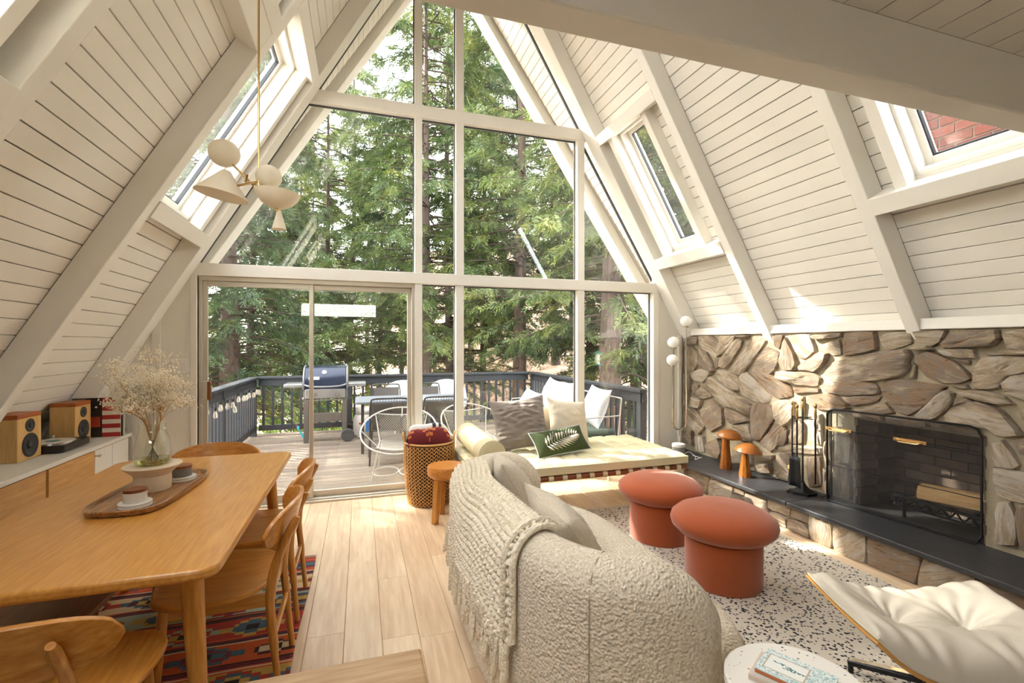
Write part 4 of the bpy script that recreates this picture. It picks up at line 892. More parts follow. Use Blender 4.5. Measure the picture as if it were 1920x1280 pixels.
# ---- chunky knitted throw over the sofa back
m_, n_, l_, p_ = newmat('knit'); p_.inputs['Base Color'].default_value = rgb(hexc('f2e8d2')); p_.inputs['Roughness'].default_value = 1
tc = n_.new('ShaderNodeTexCoord'); vb = n_.new('ShaderNodeTexVoronoi'); vb.inputs['Scale'].default_value = 70; l_.new(tc.outputs['Object'], vb.inputs['Vector']); bp = n_.new('ShaderNodeBump'); bp.inputs['Strength'].default_value = .8; bp.inputs['Distance'].default_value = .01; bp.invert = True; l_.new(vb.outputs['Distance'], bp.inputs['Height']); l_.new(bp.outputs[0], p_.inputs['Normal'])
th_ = thing('knitted_throw', 'chunky cream knitted throw with long fringe draped over the sofa back', 'blanket', (0, 0, .016))
S0, S1 = .25, .715
def tp(u, v):
    s = S0 + (S1 - S0) * (.5 - .5 * (1 - 2 * u)); a = .225 + (.60 - .225) * v + .012 * math.sin(u * 11)
    a -= .03 * u * (1 - v)
    row = abs(math.sin(v * PI * 17)); st = abs(math.sin(u * PI * 40 + (PI / 2 if int(v * 17) % 2 else 0)))
    return sec(s, a, .012 + .024 * row * (.3 + .7 * st))
m = MB(); m.grid(tp, 220, 136); obj('knit', m, 'knit', th_, autos=80, solid=.004)
m = MB(); m.tube([sec(S1 + .004, .60 - (.60 - .20) * k / 20, .02) for k in range(21)], .014, 8); m.tube([sec(S1 - .012, .62 - (.62 - .20) * k / 20, .034) for k in range(21)], .012, 8); obj('hem', m, 'knit', th_)
rt = random.Random(8); tmesh = []
for q in range(5):
    m = MB(); x = y = 0; pts = []
    for k in range(8): pts.append((x, y, -k * .027)); x += rt.uniform(-.004, .004); y += rt.uniform(-.003, .003)
    m.tube(pts, [.010, .0145, .0115, .014, .0125, .015, .013, .008], 6); tmesh.append(mesh_of(m, 'tassel', 'knit'))
for k in range(44):
    u = (k + .5) / 44; p = tp(u, 0); s = S0 + (S1 - S0) * u; _, _, o_ = spath(s)
    o = bpy.data.objects.new('tassel', tmesh[k % 5]); COL.objects.link(o); o.parent = th_; o.location = Vector(p) + o_ * rt.uniform(.010, .024) + Vector((0, 0, .012)); L = rt.uniform(.75, 1.1)
    o.scale = (1, 1, min(L, (p[2] - .02) / .20)); o.rotation_euler = (rt.uniform(-.14, .14), rt.uniform(-.14, .14), rt.uniform(0, 6))
# ---- mushroom ottomans
mat('terracotta', hexc('a64c1e'), .9, var=.12, vs=120, bump=.15, bs=300, sheen=.35)
def ottoman(loc, label):
    t = thing('mushroom_ottoman', label, 'ottoman', loc, 0, 'terracotta mushroom ottomans'); m = MB(); m.lathe([(0, 0), (.215, 0), (.22, .008), (.22, .27), (.2, .29), (0, .29)], 48); obj('base', m, 'terracotta', t)
    m = MB(); m.lathe([(0, .275), (.22, .280), (.265, .298), (.297, .330), (.305, .358), (.298, .385), (.262, .418), (.20, .445), (.12, .460), (0, .466)], 56); obj('cushion', m, 'terracotta', t, autos=80)
ottoman((2.13, 3.03, .017), 'terracotta mushroom shaped ottoman closer to the daybed'); ottoman((2.10, 2.35, .017), 'terracotta mushroom shaped ottoman nearer the viewer')
# ---- lounge ottoman
wood('walnut_ply', hexc('6b3a18'), hexc('9c5c2c'), 'Y', 1.5, .3, .05, coat=.3); mat('cream_leather', hexc('cbc3b4'), .42, bump=.08, bs=90, var=.04, vs=8); mat('ply_edge', hexc('c8924c'), .4)
lo = thing('lounge_ottoman', 'cream leather lounge ottoman on a curved walnut shell and black base', 'ottoman', (2.13, 1.27, .017), math.radians(-24))
def shell(u, v):
    a = 2 * u - 1; b = 2 * v - 1; z = .25 + .125 * abs(a) ** 3 + .01 * b * b; x = a * .335; y = b * .275 * (1 - .12 * abs(a) ** 4); return (x, y, z)
m = MB(); m.grid(shell, 24, 12); obj('shell', m, 'walnut_ply', lo, solid=.012, bevel=.003)
ed = [shell(u / 24, 0) for u in range(25)] + [shell(1, v / 12) for v in range(1, 13)] + [shell(1 - u / 24, 1) for u in range(1, 25)] + [shell(0, 1 - v / 12) for v in range(1, 12)]
m = MB(); m.tube(ed, .0075, 6, closed=True); obj('shell_edge', m, 'ply_edge', lo)
BT = [(-.13, 0), (.13, 0)]
def cush(u, v):
    x, y, z = shell(u, v); a = 2 * u - 1; b = 2 * v - 1; e = (max(0, 1 - abs(a) ** 5) ** .5) * (max(0, 1 - abs(b) ** 5) ** .5)
    h = .012 + .115 * e
    for (bx, by) in BT:
        d = math.hypot(x - bx, y - by); ang = math.atan2(y - by, x - bx); h -= .085 * math.exp(-(d / .06) ** 1.1); h += .0085 * math.sin(ang * 10 + 3 * mnoise.noise(Vector((x * 9, y * 9, 1)))) * math.exp(-d / .11) * min(1, d / .03)
    h += .006 * math.sin(x * 62 + 4 * mnoise.noise(Vector((x * 7, y * 7, 0)))) * smoothstep(.25, .8, abs(b)) * (1 - smoothstep(.9, 1, abs(b)))
    return (x * .985, y * .985, z + .001 + max(.004, h))
m = MB(); m.grid(cush, 84, 68); obj('cushion', m, 'cream_leather', lo, autos=80)
m = MB(); m.tube([(p[0] * .99, p[1] * .99, p[2] + .013) for p in ed], .006, 6, closed=True); obj('piping', m, 'cream_leather', lo)
for (bx, by) in BT: m = MB(); zz = cush((bx / .335 + 1) / 2, .5)[2]; m.sphere((bx, by, zz), .012, 12, 8, (1, 1, .4)); obj('button', m, 'cream_leather', lo)
m = MB(); m.cyl((0, 0, .10), .022, .18, 14); m.lathe([(0, .255), (.11, .26), (.11, .275), (0, .28)], 20); obj('post', m, 'black_metal', lo)
for k in range(4):
    a = PI / 4 + k * PI / 2; e = (.27 * math.cos(a), .27 * math.sin(a)); m = MB(); m.bar((0, 0, .105), (e[0], e[1], .045), .035, .022); m.bar((e[0] * .97, e[1] * .97, .04), (e[0] * .97, e[1] * .97, 0), .018, .018); lg_ = obj('base_leg', m, 'black_metal', lo, bevel=.004)
    m = MB(); m.bar((e[0] * .12, e[1] * .12, .1155), (e[0] * .98, e[1] * .98, .0585), .026, .003); obj('leg_cap', m, 'chrome', lg_)
# ---- terrazzo side table with books
m_, n_, l_, p_ = newmat('terrazzo'); tc = n_.new('ShaderNodeTexCoord'); vo = n_.new('ShaderNodeTexVoronoi'); vo.inputs['Scale'].default_value = 75; l_.new(tc.outputs['Object'], vo.inputs['Vector'])
sc_ = n_.new('ShaderNodeSeparateColor'); l_.new(vo.outputs['Color'], sc_.inputs[0]); th = n_.new('ShaderNodeMath'); th.operation = 'MULTIPLY_ADD'; th.inputs[1].default_value = .55; th.inputs[2].default_value = -.24; l_.new(sc_.outputs[0], th.inputs[0])
lt = n_.new('ShaderNodeMath'); lt.operation = 'LESS_THAN'; l_.new(vo.outputs['Distance'], lt.inputs[0]); l_.new(th.outputs[0], lt.inputs[1]); cc = n_.new('ShaderNodeValToRGB'); cc.color_ramp.interpolation = 'CONSTANT'; cc.color_ramp.elements[0].color = rgb(hexc('3c3c40')); cc.color_ramp.elements[1].position = .4; cc.color_ramp.elements[1].color = rgb(hexc('c79a84')); e = cc.color_ramp.elements.new(.7); e.color = rgb(hexc('86867e')); l_.new(sc_.outputs[1], cc.inputs[0])
mx = n_.new('ShaderNodeMix'); mx.data_type = 'RGBA'; mx.inputs[6].default_value = rgb(hexc('e9e6df')); l_.new(cc.outputs[0], mx.inputs[7]); l_.new(lt.outputs[0], mx.inputs[0]); l_.new(mx.outputs[2], p_.inputs['Base Color']); p_.inputs['Roughness'].default_value = .35
st = thing('terrazzo_side_table', 'round white terrazzo side table with dark flecks at the bottom edge', 'side table', (1.145, 1.0, .017))
m = MB(); m.lathe([(0, .462), (.178, .462), (.185, .468), (.185, .492), (.178, .498), (0, .498)], 56); obj('top', m, 'terrazzo', st); m = MB(); m.lathe([(0, 0), (.12, 0), (.12, .015), (.05, .03), (.045, .44), (.09, .462), (0, .462)], 36); obj('pedestal', m, 'terrazzo', st)
colattr('book_print', .5); rb = random.Random(2)
def book(loc, rz, w_, d_, h_, cover, spine, label, art_=False):
    t = thing('book', label, 'book', loc, rz, 'books stacked on the terrazzo table'); m = MB(); m.box(-w_ / 2 + .003, w_ / 2 - .002, -d_ / 2 + .003, d_ / 2 - .003, .003, h_ - .003, col=hexc('e8dfd0')); obj('pages', m, 'book_print', t, smooth=False)
    m = MB(); m.box(-w_ / 2, w_ / 2, -d_ / 2, d_ / 2, 0, .003, col=cover); m.box(-w_ / 2, -w_ / 2 + .003, -d_ / 2, d_ / 2, .003, h_ - .003, col=spine); m.box(-w_ / 2, w_ / 2, -d_ / 2, d_ / 2, h_ - .003, h_, col=cover)
    if art_:
        def ac(u, v):
            if .18 < u < .82 and .35 < v < .93:
                if u < .20 or u > .80 or v < .37 or v > .91: return hexc('b8aa98')
                return hexc('4d8088') if math.hypot((u - .5) * 2.2, (v - .62) * 1.6 + .2 * math.sin(u * 30)) < .22 and rb.random() < .75 else hexc('e9ece8')
            return hexc('9cc0c4') if rb.random() < .4 else hexc('dfe8e6')
        m.grid(lambda u, v: (-w_ / 2 + w_ * u, -d_ / 2 + d_ * v, h_ + .0004), 34, 44, colf=ac)
    obj('cover', m, 'book_print', t, smooth=False)
book((1.135, 1.0, .516), math.radians(30), .13, .20, .016, hexc('cfc4b8'), hexc('c8b2a0'), 'lower book with pale beige cover on the terrazzo table'); book((1.138, .998, .5325), math.radians(27), .115, .175, .017, hexc('cfe0e0'), hexc('b86a3c'), 'upper book with pale blue patterned cover and orange spine', True)
# ---- wooden stool
wood('stool_wood', hexc('b56f28'), hexc('dc9d4c'), 'X', 1.5, .35, .05, coat=.2)
so_ = thing('round_stool', 'round honey wood three legged stool beside the woven basket', 'stool', (.675, 3.90, .001), math.radians(18))
m = MB(); m.lathe([(0, .352), (.13, .352), (.15, .365), (.158, .395), (.158, .43), (.150, .447), (0, .443)], 44); obj('seat', m, 'stool_wood', so_)
for k in range(3): a = math.radians(200 + 120 * k); m = MB(); m.bar((.135 * math.cos(a), .135 * math.sin(a), 0), (.105 * math.cos(a), .105 * math.sin(a), .358), .042, .046, up=(math.cos(a), math.sin(a), 0)); obj('leg', m, 'honey_oak_z', so_, bevel=.004)
# ---- woven basket
mat('rattan', hexc('cc9c5e'), .7, var=.2, vs=30, bump=.2, bs=80); mat('basket_shade', hexc('2a1c14'), .95)
bk = thing('woven_basket', 'tall woven rattan laundry basket with handles by the sliding door', 'basket', (.60, 4.385, .001))
def br(z): return .178 + .048 * math.sin(min(1, (z + .05) / .62) * PI * .62)
ROWS = 17; NZ = 34
m = MB(); m.lathe([(0, .004), (br(0) - .012, .004)] + [(br(.55 * k / 8) - .012, .55 * k / 8 + .004) for k in range(1, 9)], 36); obj('inner_shade', m, 'basket_shade', bk)  # dark sleeve standing in for the shade inside the basket
for r in range(ROWS):
    z = .018 + r * .0315; m = MB(); pts = []
    for k in range(NZ * 4):
        a = 2 * PI * k / (NZ * 4); tri = [0, 1, 0, -1][k % 4]; zz = z + tri * .0125; rad = br(zz) + (.004 if (k // 2) % 2 else 0); pts.append((rad * math.cos(a), rad * math.sin(a), zz))
    m.tube(pts, .0058, 4, closed=True); m.tube([((br(z + .0155) + .001) * math.cos(2 * PI * k / 36), (br(z + .0155) + .001) * math.sin(2 * PI * k / 36), z + .0155) for k in range(36)], .0022, 4, closed=True); obj('weave_row', m, 'rattan', bk)
m = MB(); m.tube([(br(.555) * math.cos(2 * PI * k / 44), br(.555) * math.sin(2 * PI * k / 44), .557) for k in range(44)], .009, 6, closed=True); obj('rim', m, 'rattan', bk)
for s in (0, PI):
    a0 = s + math.radians(-10); m = MB(); m.tube(catmull([(br(.55) * math.cos(a0 - .25), br(.55) * math.sin(a0 - .25), .55), (br(.55) * 1.04 * math.cos(a0 - .18), br(.55) * 1.04 * math.sin(a0 - .18), .615), (br(.55) * 1.06 * math.cos(a0), br(.55) * 1.06 * math.sin(a0), .64), (br(.55) * 1.04 * math.cos(a0 + .18), br(.55) * 1.04 * math.sin(a0 + .18), .615), (br(.55) * math.cos(a0 + .25), br(.55) * math.sin(a0 + .25), .55)], 5), .009, 6); obj('handle', m, 'rattan', bk)
colattr('blanket_print', .95, .3, 200)
def roll(name, label, loc, rz, L, r, colf, sy=.7):
    def pt(u, v):
        a = 2 * PI * u; q = 1 - abs(2 * v - 1) ** 6; return ((2 * v - 1) * L / 2, math.cos(a) * r * sy * (.45 + .55 * q), math.sin(a) * r * (.5 + .5 * q) + .006 * math.sin(v * 9 + a))
    m = MB(); m.grid(pt, 40, 44, cu=True, colf=colf); o = obj(name, m, 'blanket_print', loc=loc, rot=(0, 0, rz), autos=80); tag(o, label, 'blanket', 'blankets rolled in the basket')
def maroon(u, v):
    x = (v * 44) % 22; y = (u * 40) % 20; st = abs(int(x / 3) - 3) * 3
    return hexc('c2703c') if (abs(y - st - 3) < 1.1 or abs(y - st - 7) < .9) and u < .6 else hexc('6e2228')
roll('rolled_blanket', 'folded maroon blanket with orange stepped pattern on top of the basket', (.585, 4.31, .575), math.radians(2), .38, .115, maroon, .62)
roll('rolled_blanket', 'pale grey blanket with dark stripes behind the maroon one in the basket', (.60, 4.46, .60), math.radians(2), .37, .105, lambda u, v: hexc('2a3040') if (.60 < v < .68 or .74 < v < .82) else hexc('d9d9d4'), .55)
# ---- daybed
wood('strap_wood', hexc('70381a'), hexc('9c5628'), 'X', 1.5, .4, .05)
mat('ivory_leather', hexc('d4cba6'), .42, bump=.06, bs=60, var=.03, vs=6)
db = thing('daybed', 'ivory leather tufted daybed on a wooden frame along the window', 'daybed', (1.81, 4.02, .001))
DX, DY = .965, .495
def matt(u, v):
    x = (2 * u - 1) * DX; y = (2 * v - 1) * DY; gx = (u * 12) % 1; gy = (v * 6) % 1
    g = min(1, min(gx, 1 - gx) * 4) * min(1, min(gy, 1 - gy) * 4); e = min(1, min(u, 1 - u) * 60) * min(1, min(v, 1 - v) * 30)
    return (x, y, .455 + (.014 * g ** .5 + .008) * e)
m = MB(); m.grid(matt, 144, 72); m.box(-DX, DX, -DY, DY, .392, .4555); obj('mattress', m, 'ivory_leather', db, autos=60, bevel=.004)
for s in (-1, 1): m = MB(); m.tube([(-DX + .01, s * (DY - .03), .358), (DX - .01, s * (DY - .03), .358)], .024, 12); obj('side_rail', m, 'strap_wood', db)
for s in (-1, 1): m = MB(); m.bar((s * (DX - .03), -DY + .03, .358), (s * (DX - .03), DY - .03, .358), .04, .044); obj('end_rail', m, 'strap_wood', db, bevel=.006)
b = MB()
for s in (-1, 1): b.lathe([(.0265, -.021), (.0265, .021)], 14, Matrix.Translation((0, s * (DY - .03), .358)) @ Matrix.Rotation(PI / 2, 4, 'Y'))
b.box(-.021, .021, -DY + .03, DY - .03, .381, .386); sm_ = mesh_of(b, 'strap', 'ivory_leather')
for k in range(15): o = bpy.data.objects.new('strap', sm_); COL.objects.link(o); o.parent = db; o.location = (-DX + .13 + k * .122, 0, 0)
for sx in (-1, 1):
    for sy in (-1, 1): m = MB(); m.cyl((sx * (DX - .28), sy * (DY - .06), .016 if sy < 0 else 0), .011, .325, 12); obj('leg', m, 'chrome', db)
bo = thing('bolster', 'ivory leather bolster cushion at the left end of the daybed', 'bolster', (.98, 4.02, .48))
m = MB(); R = Matrix.Translation((0, 0, .105)) @ Matrix.Rotation(PI / 2, 4, 'X')
def bol(u, v):
    L = .45; a = 2 * PI * u; t = (v - .5) * 2
    if abs(t) < .8: r = .108; y = t / .8 * L
    else: k = (abs(t) - .8) / .2; r = .108 * (1 - k) + .001; y = math.copysign(L + .012 * math.sin(k * PI), t); r *= 1 + .02 * math.sin(a * 24) * (k > 0)
    return (r * math.cos(a), y, .105 + r * math.sin(a))
m = MB(); m.grid(bol, 96, 40, cu=True); obj('cushion', m, 'ivory_leather', bo, autos=50)
for s in (-1, 1): m = MB(); m.sphere((0, s * .452, .105), .014, 10, 8, (1, .5, 1)); obj('button', m, 'ivory_leather', bo)
R_ = math.radians
pillow('throw_pillow', 'cream_linen', .62, .36, .14, 'long cream pillow standing behind the grey one on the daybed', (1.72, 4.36, .485), (R_(-14), 0, R_(4)), .004, 14)
pillow('throw_pillow', 'grey_fur', .53, .50, .17, 'large grey ribbed fur pillow leaning on the daybed', (1.42, 4.06, .485), (R_(-24), R_(-6), R_(-8)), .024, 15, n=64)
pillow('throw_pillow', 'cream_fur', .47, .45, .16, 'square cream fur pillow leaning right of the grey one on the daybed', (1.93, 4.18, .485), (R_(-22), R_(9), R_(10)), .008, 12)
t, pt = pillow('throw_pillow', 'green_linen', .54, .255, .11, 'small green oblong pillow embroidered with a white palm leaf', (1.71, 3.80, .490), (R_(-42), R_(-4), R_(8)), .002, 10, pinch=.06)
lf = MB()
def sp_pt(x, z): u = x / .54 + .5; v = z / .255 + .5; p = pt(u, v, -1); return Vector((p[0], p[1] - .002, p[2]))
for k in range(13):
    f = k / 12; bx = -.17 + .32 * f; bz = -.055 + .09 * f - .03 * f * f + .01
    for s in (1, -1):
        L = .035 + .095 * math.sin(PI * (.15 + .8 * f)); an = math.radians(20) + s * math.radians(62 - 30 * f); ex, ez = bx + L * math.cos(an), bz + L * math.sin(an)
        ex = max(-.24, min(.24, ex)); ez = max(-.105, min(.105, ez)); nx, nz_ = -(ez - bz), (ex - bx); q = math.hypot(nx, nz_) + 1e-6; nx, nz_ = nx / q * .0095, nz_ / q * .0095; mx_, mz_ = (bx + ex) / 2, (bz + ez) / 2
        lf.add([sp_pt(bx, bz), sp_pt(mx_ + nx, mz_ + nz_), sp_pt(ex, ez), sp_pt(mx_ - nx, mz_ - nz_)], [(0, 1, 2, 3)])
mat('embroidery', hexc('e6dfce'), .9); obj('palm_leaf', lf, 'embroidery', t, solid=.003)
pp = [pt(k / 20, 0.002, -1) for k in range(21)] + [pt(.998, k / 12, -1) for k in range(1, 13)] + [pt(1 - k / 20, .998, -1) for k in range(1, 21)] + [pt(.002, 1 - k / 12, -1) for k in range(1, 12)]
m = MB(); m.tube([(p[0], 0, p[2]) for p in pp], .0045, 5, closed=True); obj('piping', m, 'white_cotton', t)
# ================================================================= outside: deck
wood('deck_wood', hexc('544a40'), hexc('8e7f6e'), 'X', 1.0, .8, .35); mat('rail_paint', hexc('23272d'), .6, var=.15, vs=6, bump=.2, bs=30)
DZ = -.08
m = MB(); m.box(-1.85, 3.38, 4.80, 8.98, DZ - .20, DZ - .03); dk = struct('floor_deck', m, 'groove', smooth=False, label='weathered wooden deck outside the glass')
b = MB(); b.box(0, 2.62, 0, .134, -.03, 0); dm = mesh_of(b, 'deck_board', 'deck_wood', False)
for k in range(30):
    for i in range(2):
        o = bpy.data.objects.new('deck_board', dm); COL.objects.link(o); o.parent = dk; o.location = (-1.86 + i * 2.624, 4.80 + k * .14, DZ)
def railing(name, a, c, label, nb, posts):
    t = thing(name, label, 'railing', (a[0], a[1], DZ)); A = Vector((0, 0, 0)); B = Vector((c[0] - a[0], c[1] - a[1], 0)); d = B.normalized()
    m = MB(); m.bar(A + Vector((0, 0, .965)), B + Vector((0, 0, .965)), .145, .036); obj('cap_rail', m, 'rail_paint', t, bevel=.004, smooth=False)
    m = MB(); m.bar(A + Vector((0, 0, .885)), B + Vector((0, 0, .885)), .06, .12); obj('top_rail', m, 'rail_paint', t, bevel=.004, smooth=False)
    m = MB(); m.bar(A + Vector((0, 0, .12)), B + Vector((0, 0, .12)), .05, .09); obj('bottom_rail', m, 'rail_paint', t, bevel=.004, smooth=False)
    b = MB(); b.box(-.019, .019, -.019, .019, .165, .83); me = mesh_of(b, 'baluster', 'rail_paint', False)
    for k in range(nb): o = bpy.data.objects.new('baluster', me); COL.objects.link(o); o.parent = t; o.location = B * ((k + .5) / nb)
    b = MB(); b.box(-.045, .045, -.045, .045, 0, .945); me = mesh_of(b, 'post', 'rail_paint', False)
    for f in posts: o = bpy.data.objects.new('post', me); COL.objects.link(o); o.parent = t; o.location = B * f
railing('deck_railing', (-1.70, 8.80), (-1.70, 4.90), 'blue grey deck railing running along the left side', 27, (0.01, .5, .98))
railing('deck_railing', (-1.64, 8.86), (3.16, 8.86), 'blue grey deck railing across the far end of the deck', 33, (.30, .63))
railing('deck_railing', (3.24, 8.80), (3.24, 4.90), 'blue grey deck railing along the right side behind the outdoor sofa', 27, (0.01, .5, .98))
# string lights on the left railing
mat('bulb_glass', (.95, .9, .8), .08); MATS['bulb_glass'].node_tree.nodes['Principled BSDF'].inputs['Transmission Weight'].default_value = .8
slt = thing('string_lights', 'string of clear glass bulbs hanging along the left deck railing', 'string lights', (-1.60, 6.8, 0))
pts = [(175,575),(280,610),(345,530),(425,510),(492,495),(515,550),(558,425),(620,415),(650,410),(685,380),(740,375),(780,340),(840,325),(880,315)]
wp = []
for (u, v) in pts:
    y, z = None, None; d_ = ray(360 + u / 6.4, 680 + v / 6.4); s_ = -1.60 / d_[0]; y = s_ * d_[1]; z = 1.45 + s_ * d_[2]; y = min(y, 8.7)
    m = MB(); m.lathe([(.0, -.06), (.022, -.045), (.026, -.02), (.016, .015), (.012, .03), (0, .03)], 12, Matrix.Translation((0, y - 6.8, z))); bb = obj('bulb', m, 'bulb_glass', slt); m = MB(); m.cyl((0, y - 6.8, z + .03), .013, .035, 8); obj('socket', m, 'black_metal', bb); wp.append((.0, y - 6.8, z + .065))
m = MB(); m.tube(catmull(wp, 4), .004, 5); obj('wire', m, 'black_metal', slt)
# gas grill
mat('grill_lid', hexc('182236'), .22, .3); mat('grill_grey', hexc('6e6d6b'), .4, .5); mat('grill_steel', hexc('a9a9a8'), .3, .8); mat('grill_cart', hexc('57524b'), .5, .2)
g = thing('gas_grill', 'blue lidded gas grill on a wheeled cart at the far end of the deck', 'grill', (-.53, 8.12, DZ))
LZ = .08
pr = [(-.22, .82), (-.22, .93), (-.19, 1.03), (-.10, 1.15), (.05, 1.19), (.2, 1.15), (.24, .82)]
m = MB(); vs = [(-.305, y, z) for y, z in pr] + [(.305, y, z) for y, z in pr]; k = len(pr); m.add(vs, [tuple(range(k)), tuple(range(2 * k - 1, k - 1, -1))] + [(i, k + i, k + (i + 1) % k, (i + 1) % k) for i in range(k)]); lid = obj('lid', m, 'grill_lid', g, bevel=.01)
for s in (-1, 1):
    m = MB(); vs = [(s * .305, y * 1.02, z + .003) for y, z in pr] + [(s * .33, y * 1.02, z + .003) for y, z in pr]; m.add(vs, [tuple(range(k)), tuple(range(2 * k - 1, k - 1, -1))] + [(i, k + i, k + (i + 1) % k, (i + 1) % k) for i in range(k)]); obj('lid_end', m, 'grill_grey', lid, bevel=.006)
m = MB(); m.tube(catmull([(-.30, -.23, .90), (-.2, -.275, .875), (0, -.285, .868), (.2, -.275, .875), (.30, -.23, .90)], 6), .014, 8); obj('lid_handle', m, 'grill_grey', lid)
m = MB(); m.cyl((0, 0, 0), .032, .012, 20, M=Matrix.Translation((-.02, -.152, 1.085)) @ Matrix.Rotation(R_(52), 4, 'X')); obj('thermometer', m, 'chrome', lid)
m = MB(); Mb = Matrix.Translation((-.165, -.205, 1.0)) @ Matrix.Rotation(R_(-17), 4, 'X'); m.box(-.075, .075, -.004, .0, -.022, .022, Mb); obj('badge', m, 'white_plastic', lid, smooth=False)
fc = bpy.data.curves.new('badge_text', 'FONT'); fc.body = 'weber'; fc.size = .05; fc.extrude = .0008; fc.align_x = 'CENTER'; fo = bpy.data.objects.new('badge_text', fc); COL.objects.link(fo)
bpy.context.view_layer.update(); fme = bpy.data.meshes.new_from_object(fo.evaluated_get(bpy.context.evaluated_depsgraph_get())); bpy.data.objects.remove(fo); fme.materials.clear(); fme.materials.append(MATS['black_gloss'])
o = obj('badge_lettering', fme, None, lid); o.matrix_basis = Mb @ Matrix.Translation((0, -.0052, -.013)) @ Matrix.Rotation(PI / 2, 4, 'X')
m = MB(); m.box(-.32, .32, -.21, .24, .68, .82); obj('firebox', m, 'grill_grey', g, smooth=False, bevel=.012)
m = MB(); m.box(-.29, .29, -.235, -.205, .69, .83); cp = obj('control_panel', m, 'grill_steel', g, smooth=False, bevel=.006)
for x in (-.16, .17): m = MB(); m.cyl((0, 0, 0), .036, .03, 20, .03, M=Matrix.Translation((x, -.235, .755)) @ Matrix.Rotation(PI / 2, 4, 'X')); obj('control_knob', m, 'grill_grey', cp)
for s in (-1, 1): m = MB(); m.box(*(sorted((s * .33, s * .60))), -.2, .2, .86, .915); obj('side_shelf', m, 'grill_steel', g, smooth=False, bevel=.012)
for x in (-.28, .28):
    for y in (-.19, .2): m = MB(); m.box(x - .035, x + .035, y - .02, y + .02, .0 if (x < 0 or y > 0) else .10, .68); obj('cart_leg', m, 'grill_cart', g, smooth=False, bevel=.004)
m = MB(); m.box(-.245, .245, -.205, -.185, .32, .46); obj('cart_panel', m, 'grill_cart', g, smooth=False, bevel=.004); m = MB(); m.box(-.245, .245, -.18, .2, .34, .36); obj('cart_shelf', m, 'black_metal', g, smooth=False)
for y in (-.24, .24): m = MB(); m.lathe([(.03, -.02), (.09, -.022), (.10, -.015), (.10, .015), (.09, .022), (.03, .02)], 28, Matrix.Translation((.33, y, .10)) @ Matrix.Rotation(PI / 2, 4, 'X')); obj('wheel', m, 'rubber', g)
m = MB(); m.tube([(-.24, -.22, .66), (.24, -.22, .66)], .008, 6); obj('tool_bar', m, 'grill_steel', g)
# propane tank
mat('tank_white', hexc('b9b4ac'), .4, var=.05, vs=10); mat('tank_blue', hexc('3f78b8'), .5); mat('tank_red', hexc('c03a34'), .5)
pt_ = thing('propane_tank', 'white propane tank with blue label standing beside the grill wheel', 'gas tank', (.03, 8.22, DZ))
m = MB(); m.lathe([(0, .0), (.10, 0), (.10, .03), (.13, .04), (.155, .08), (.155, .30), (.13, .355), (.06, .385), (0, .39)], 32); obj('body', m, 'tank_white', pt_)
m = MB(); m.grid(lambda u, v: (.112 * math.cos(R_(20) + u * R_(320)), .112 * math.sin(R_(20) + u * R_(320)), .375 + .115 * v), 24, 1); obj('collar', m, 'tank_white', pt_, solid=.008); m = MB(); m.cyl((0, 0, .385), .025, .05, 12); m.cyl((0, 0, .43), .035, .015, 12); obj('valve', m, 'brass', pt_)
m = MB(); m.grid(lambda u, v: (.1565 * math.cos(R_(-75) + u * R_(60)), .1565 * math.sin(R_(-75) + u * R_(60)), .10 + .18 * v), 10, 1); obj('blue_label', m, 'tank_blue', pt_); a = R_(-108); m = MB(); c_ = Vector((.157 * math.cos(a), .157 * math.sin(a), .24)); tx = Vector((-math.sin(a), math.cos(a), 0)) * .022; tz = Vector((0, 0, .022)); m.add([c_ - tx, c_ - tz, c_ + tx, c_ + tz], [(0, 1, 2, 3)]); obj('hazard_diamond', m, 'tank_red', pt_, solid=.001)
# turquoise grill brush
mat('turquoise', hexc('3fa6b8'), .4); gb = thing('grill_brush', 'turquoise handled brush leaning on the left grill leg', 'brush', (-.915, 7.98, DZ)); m = MB(); m.tube(catmull([(.10, .02, .0), (.05, .02, .10), (0, .02, .19)], 5), [.016, .014, .015, .017, .018, .019, .018, .016, .014, .013, .012], 8); obj('handle', m, 'turquoise', gb); m = MB(); m.bar((-.005, .02, .19), (-.02, .02, .255), .05, .03); obj('head', m, 'turquoise', gb, bevel=.006); m = MB(); m.tube(catmull([(-.02, .02, .25), (-.08, .03, .33), (-.15, .05, .42), (-.20, .06, .50)], 5), .003, 5); obj('cord', m, 'grill_steel', gb)
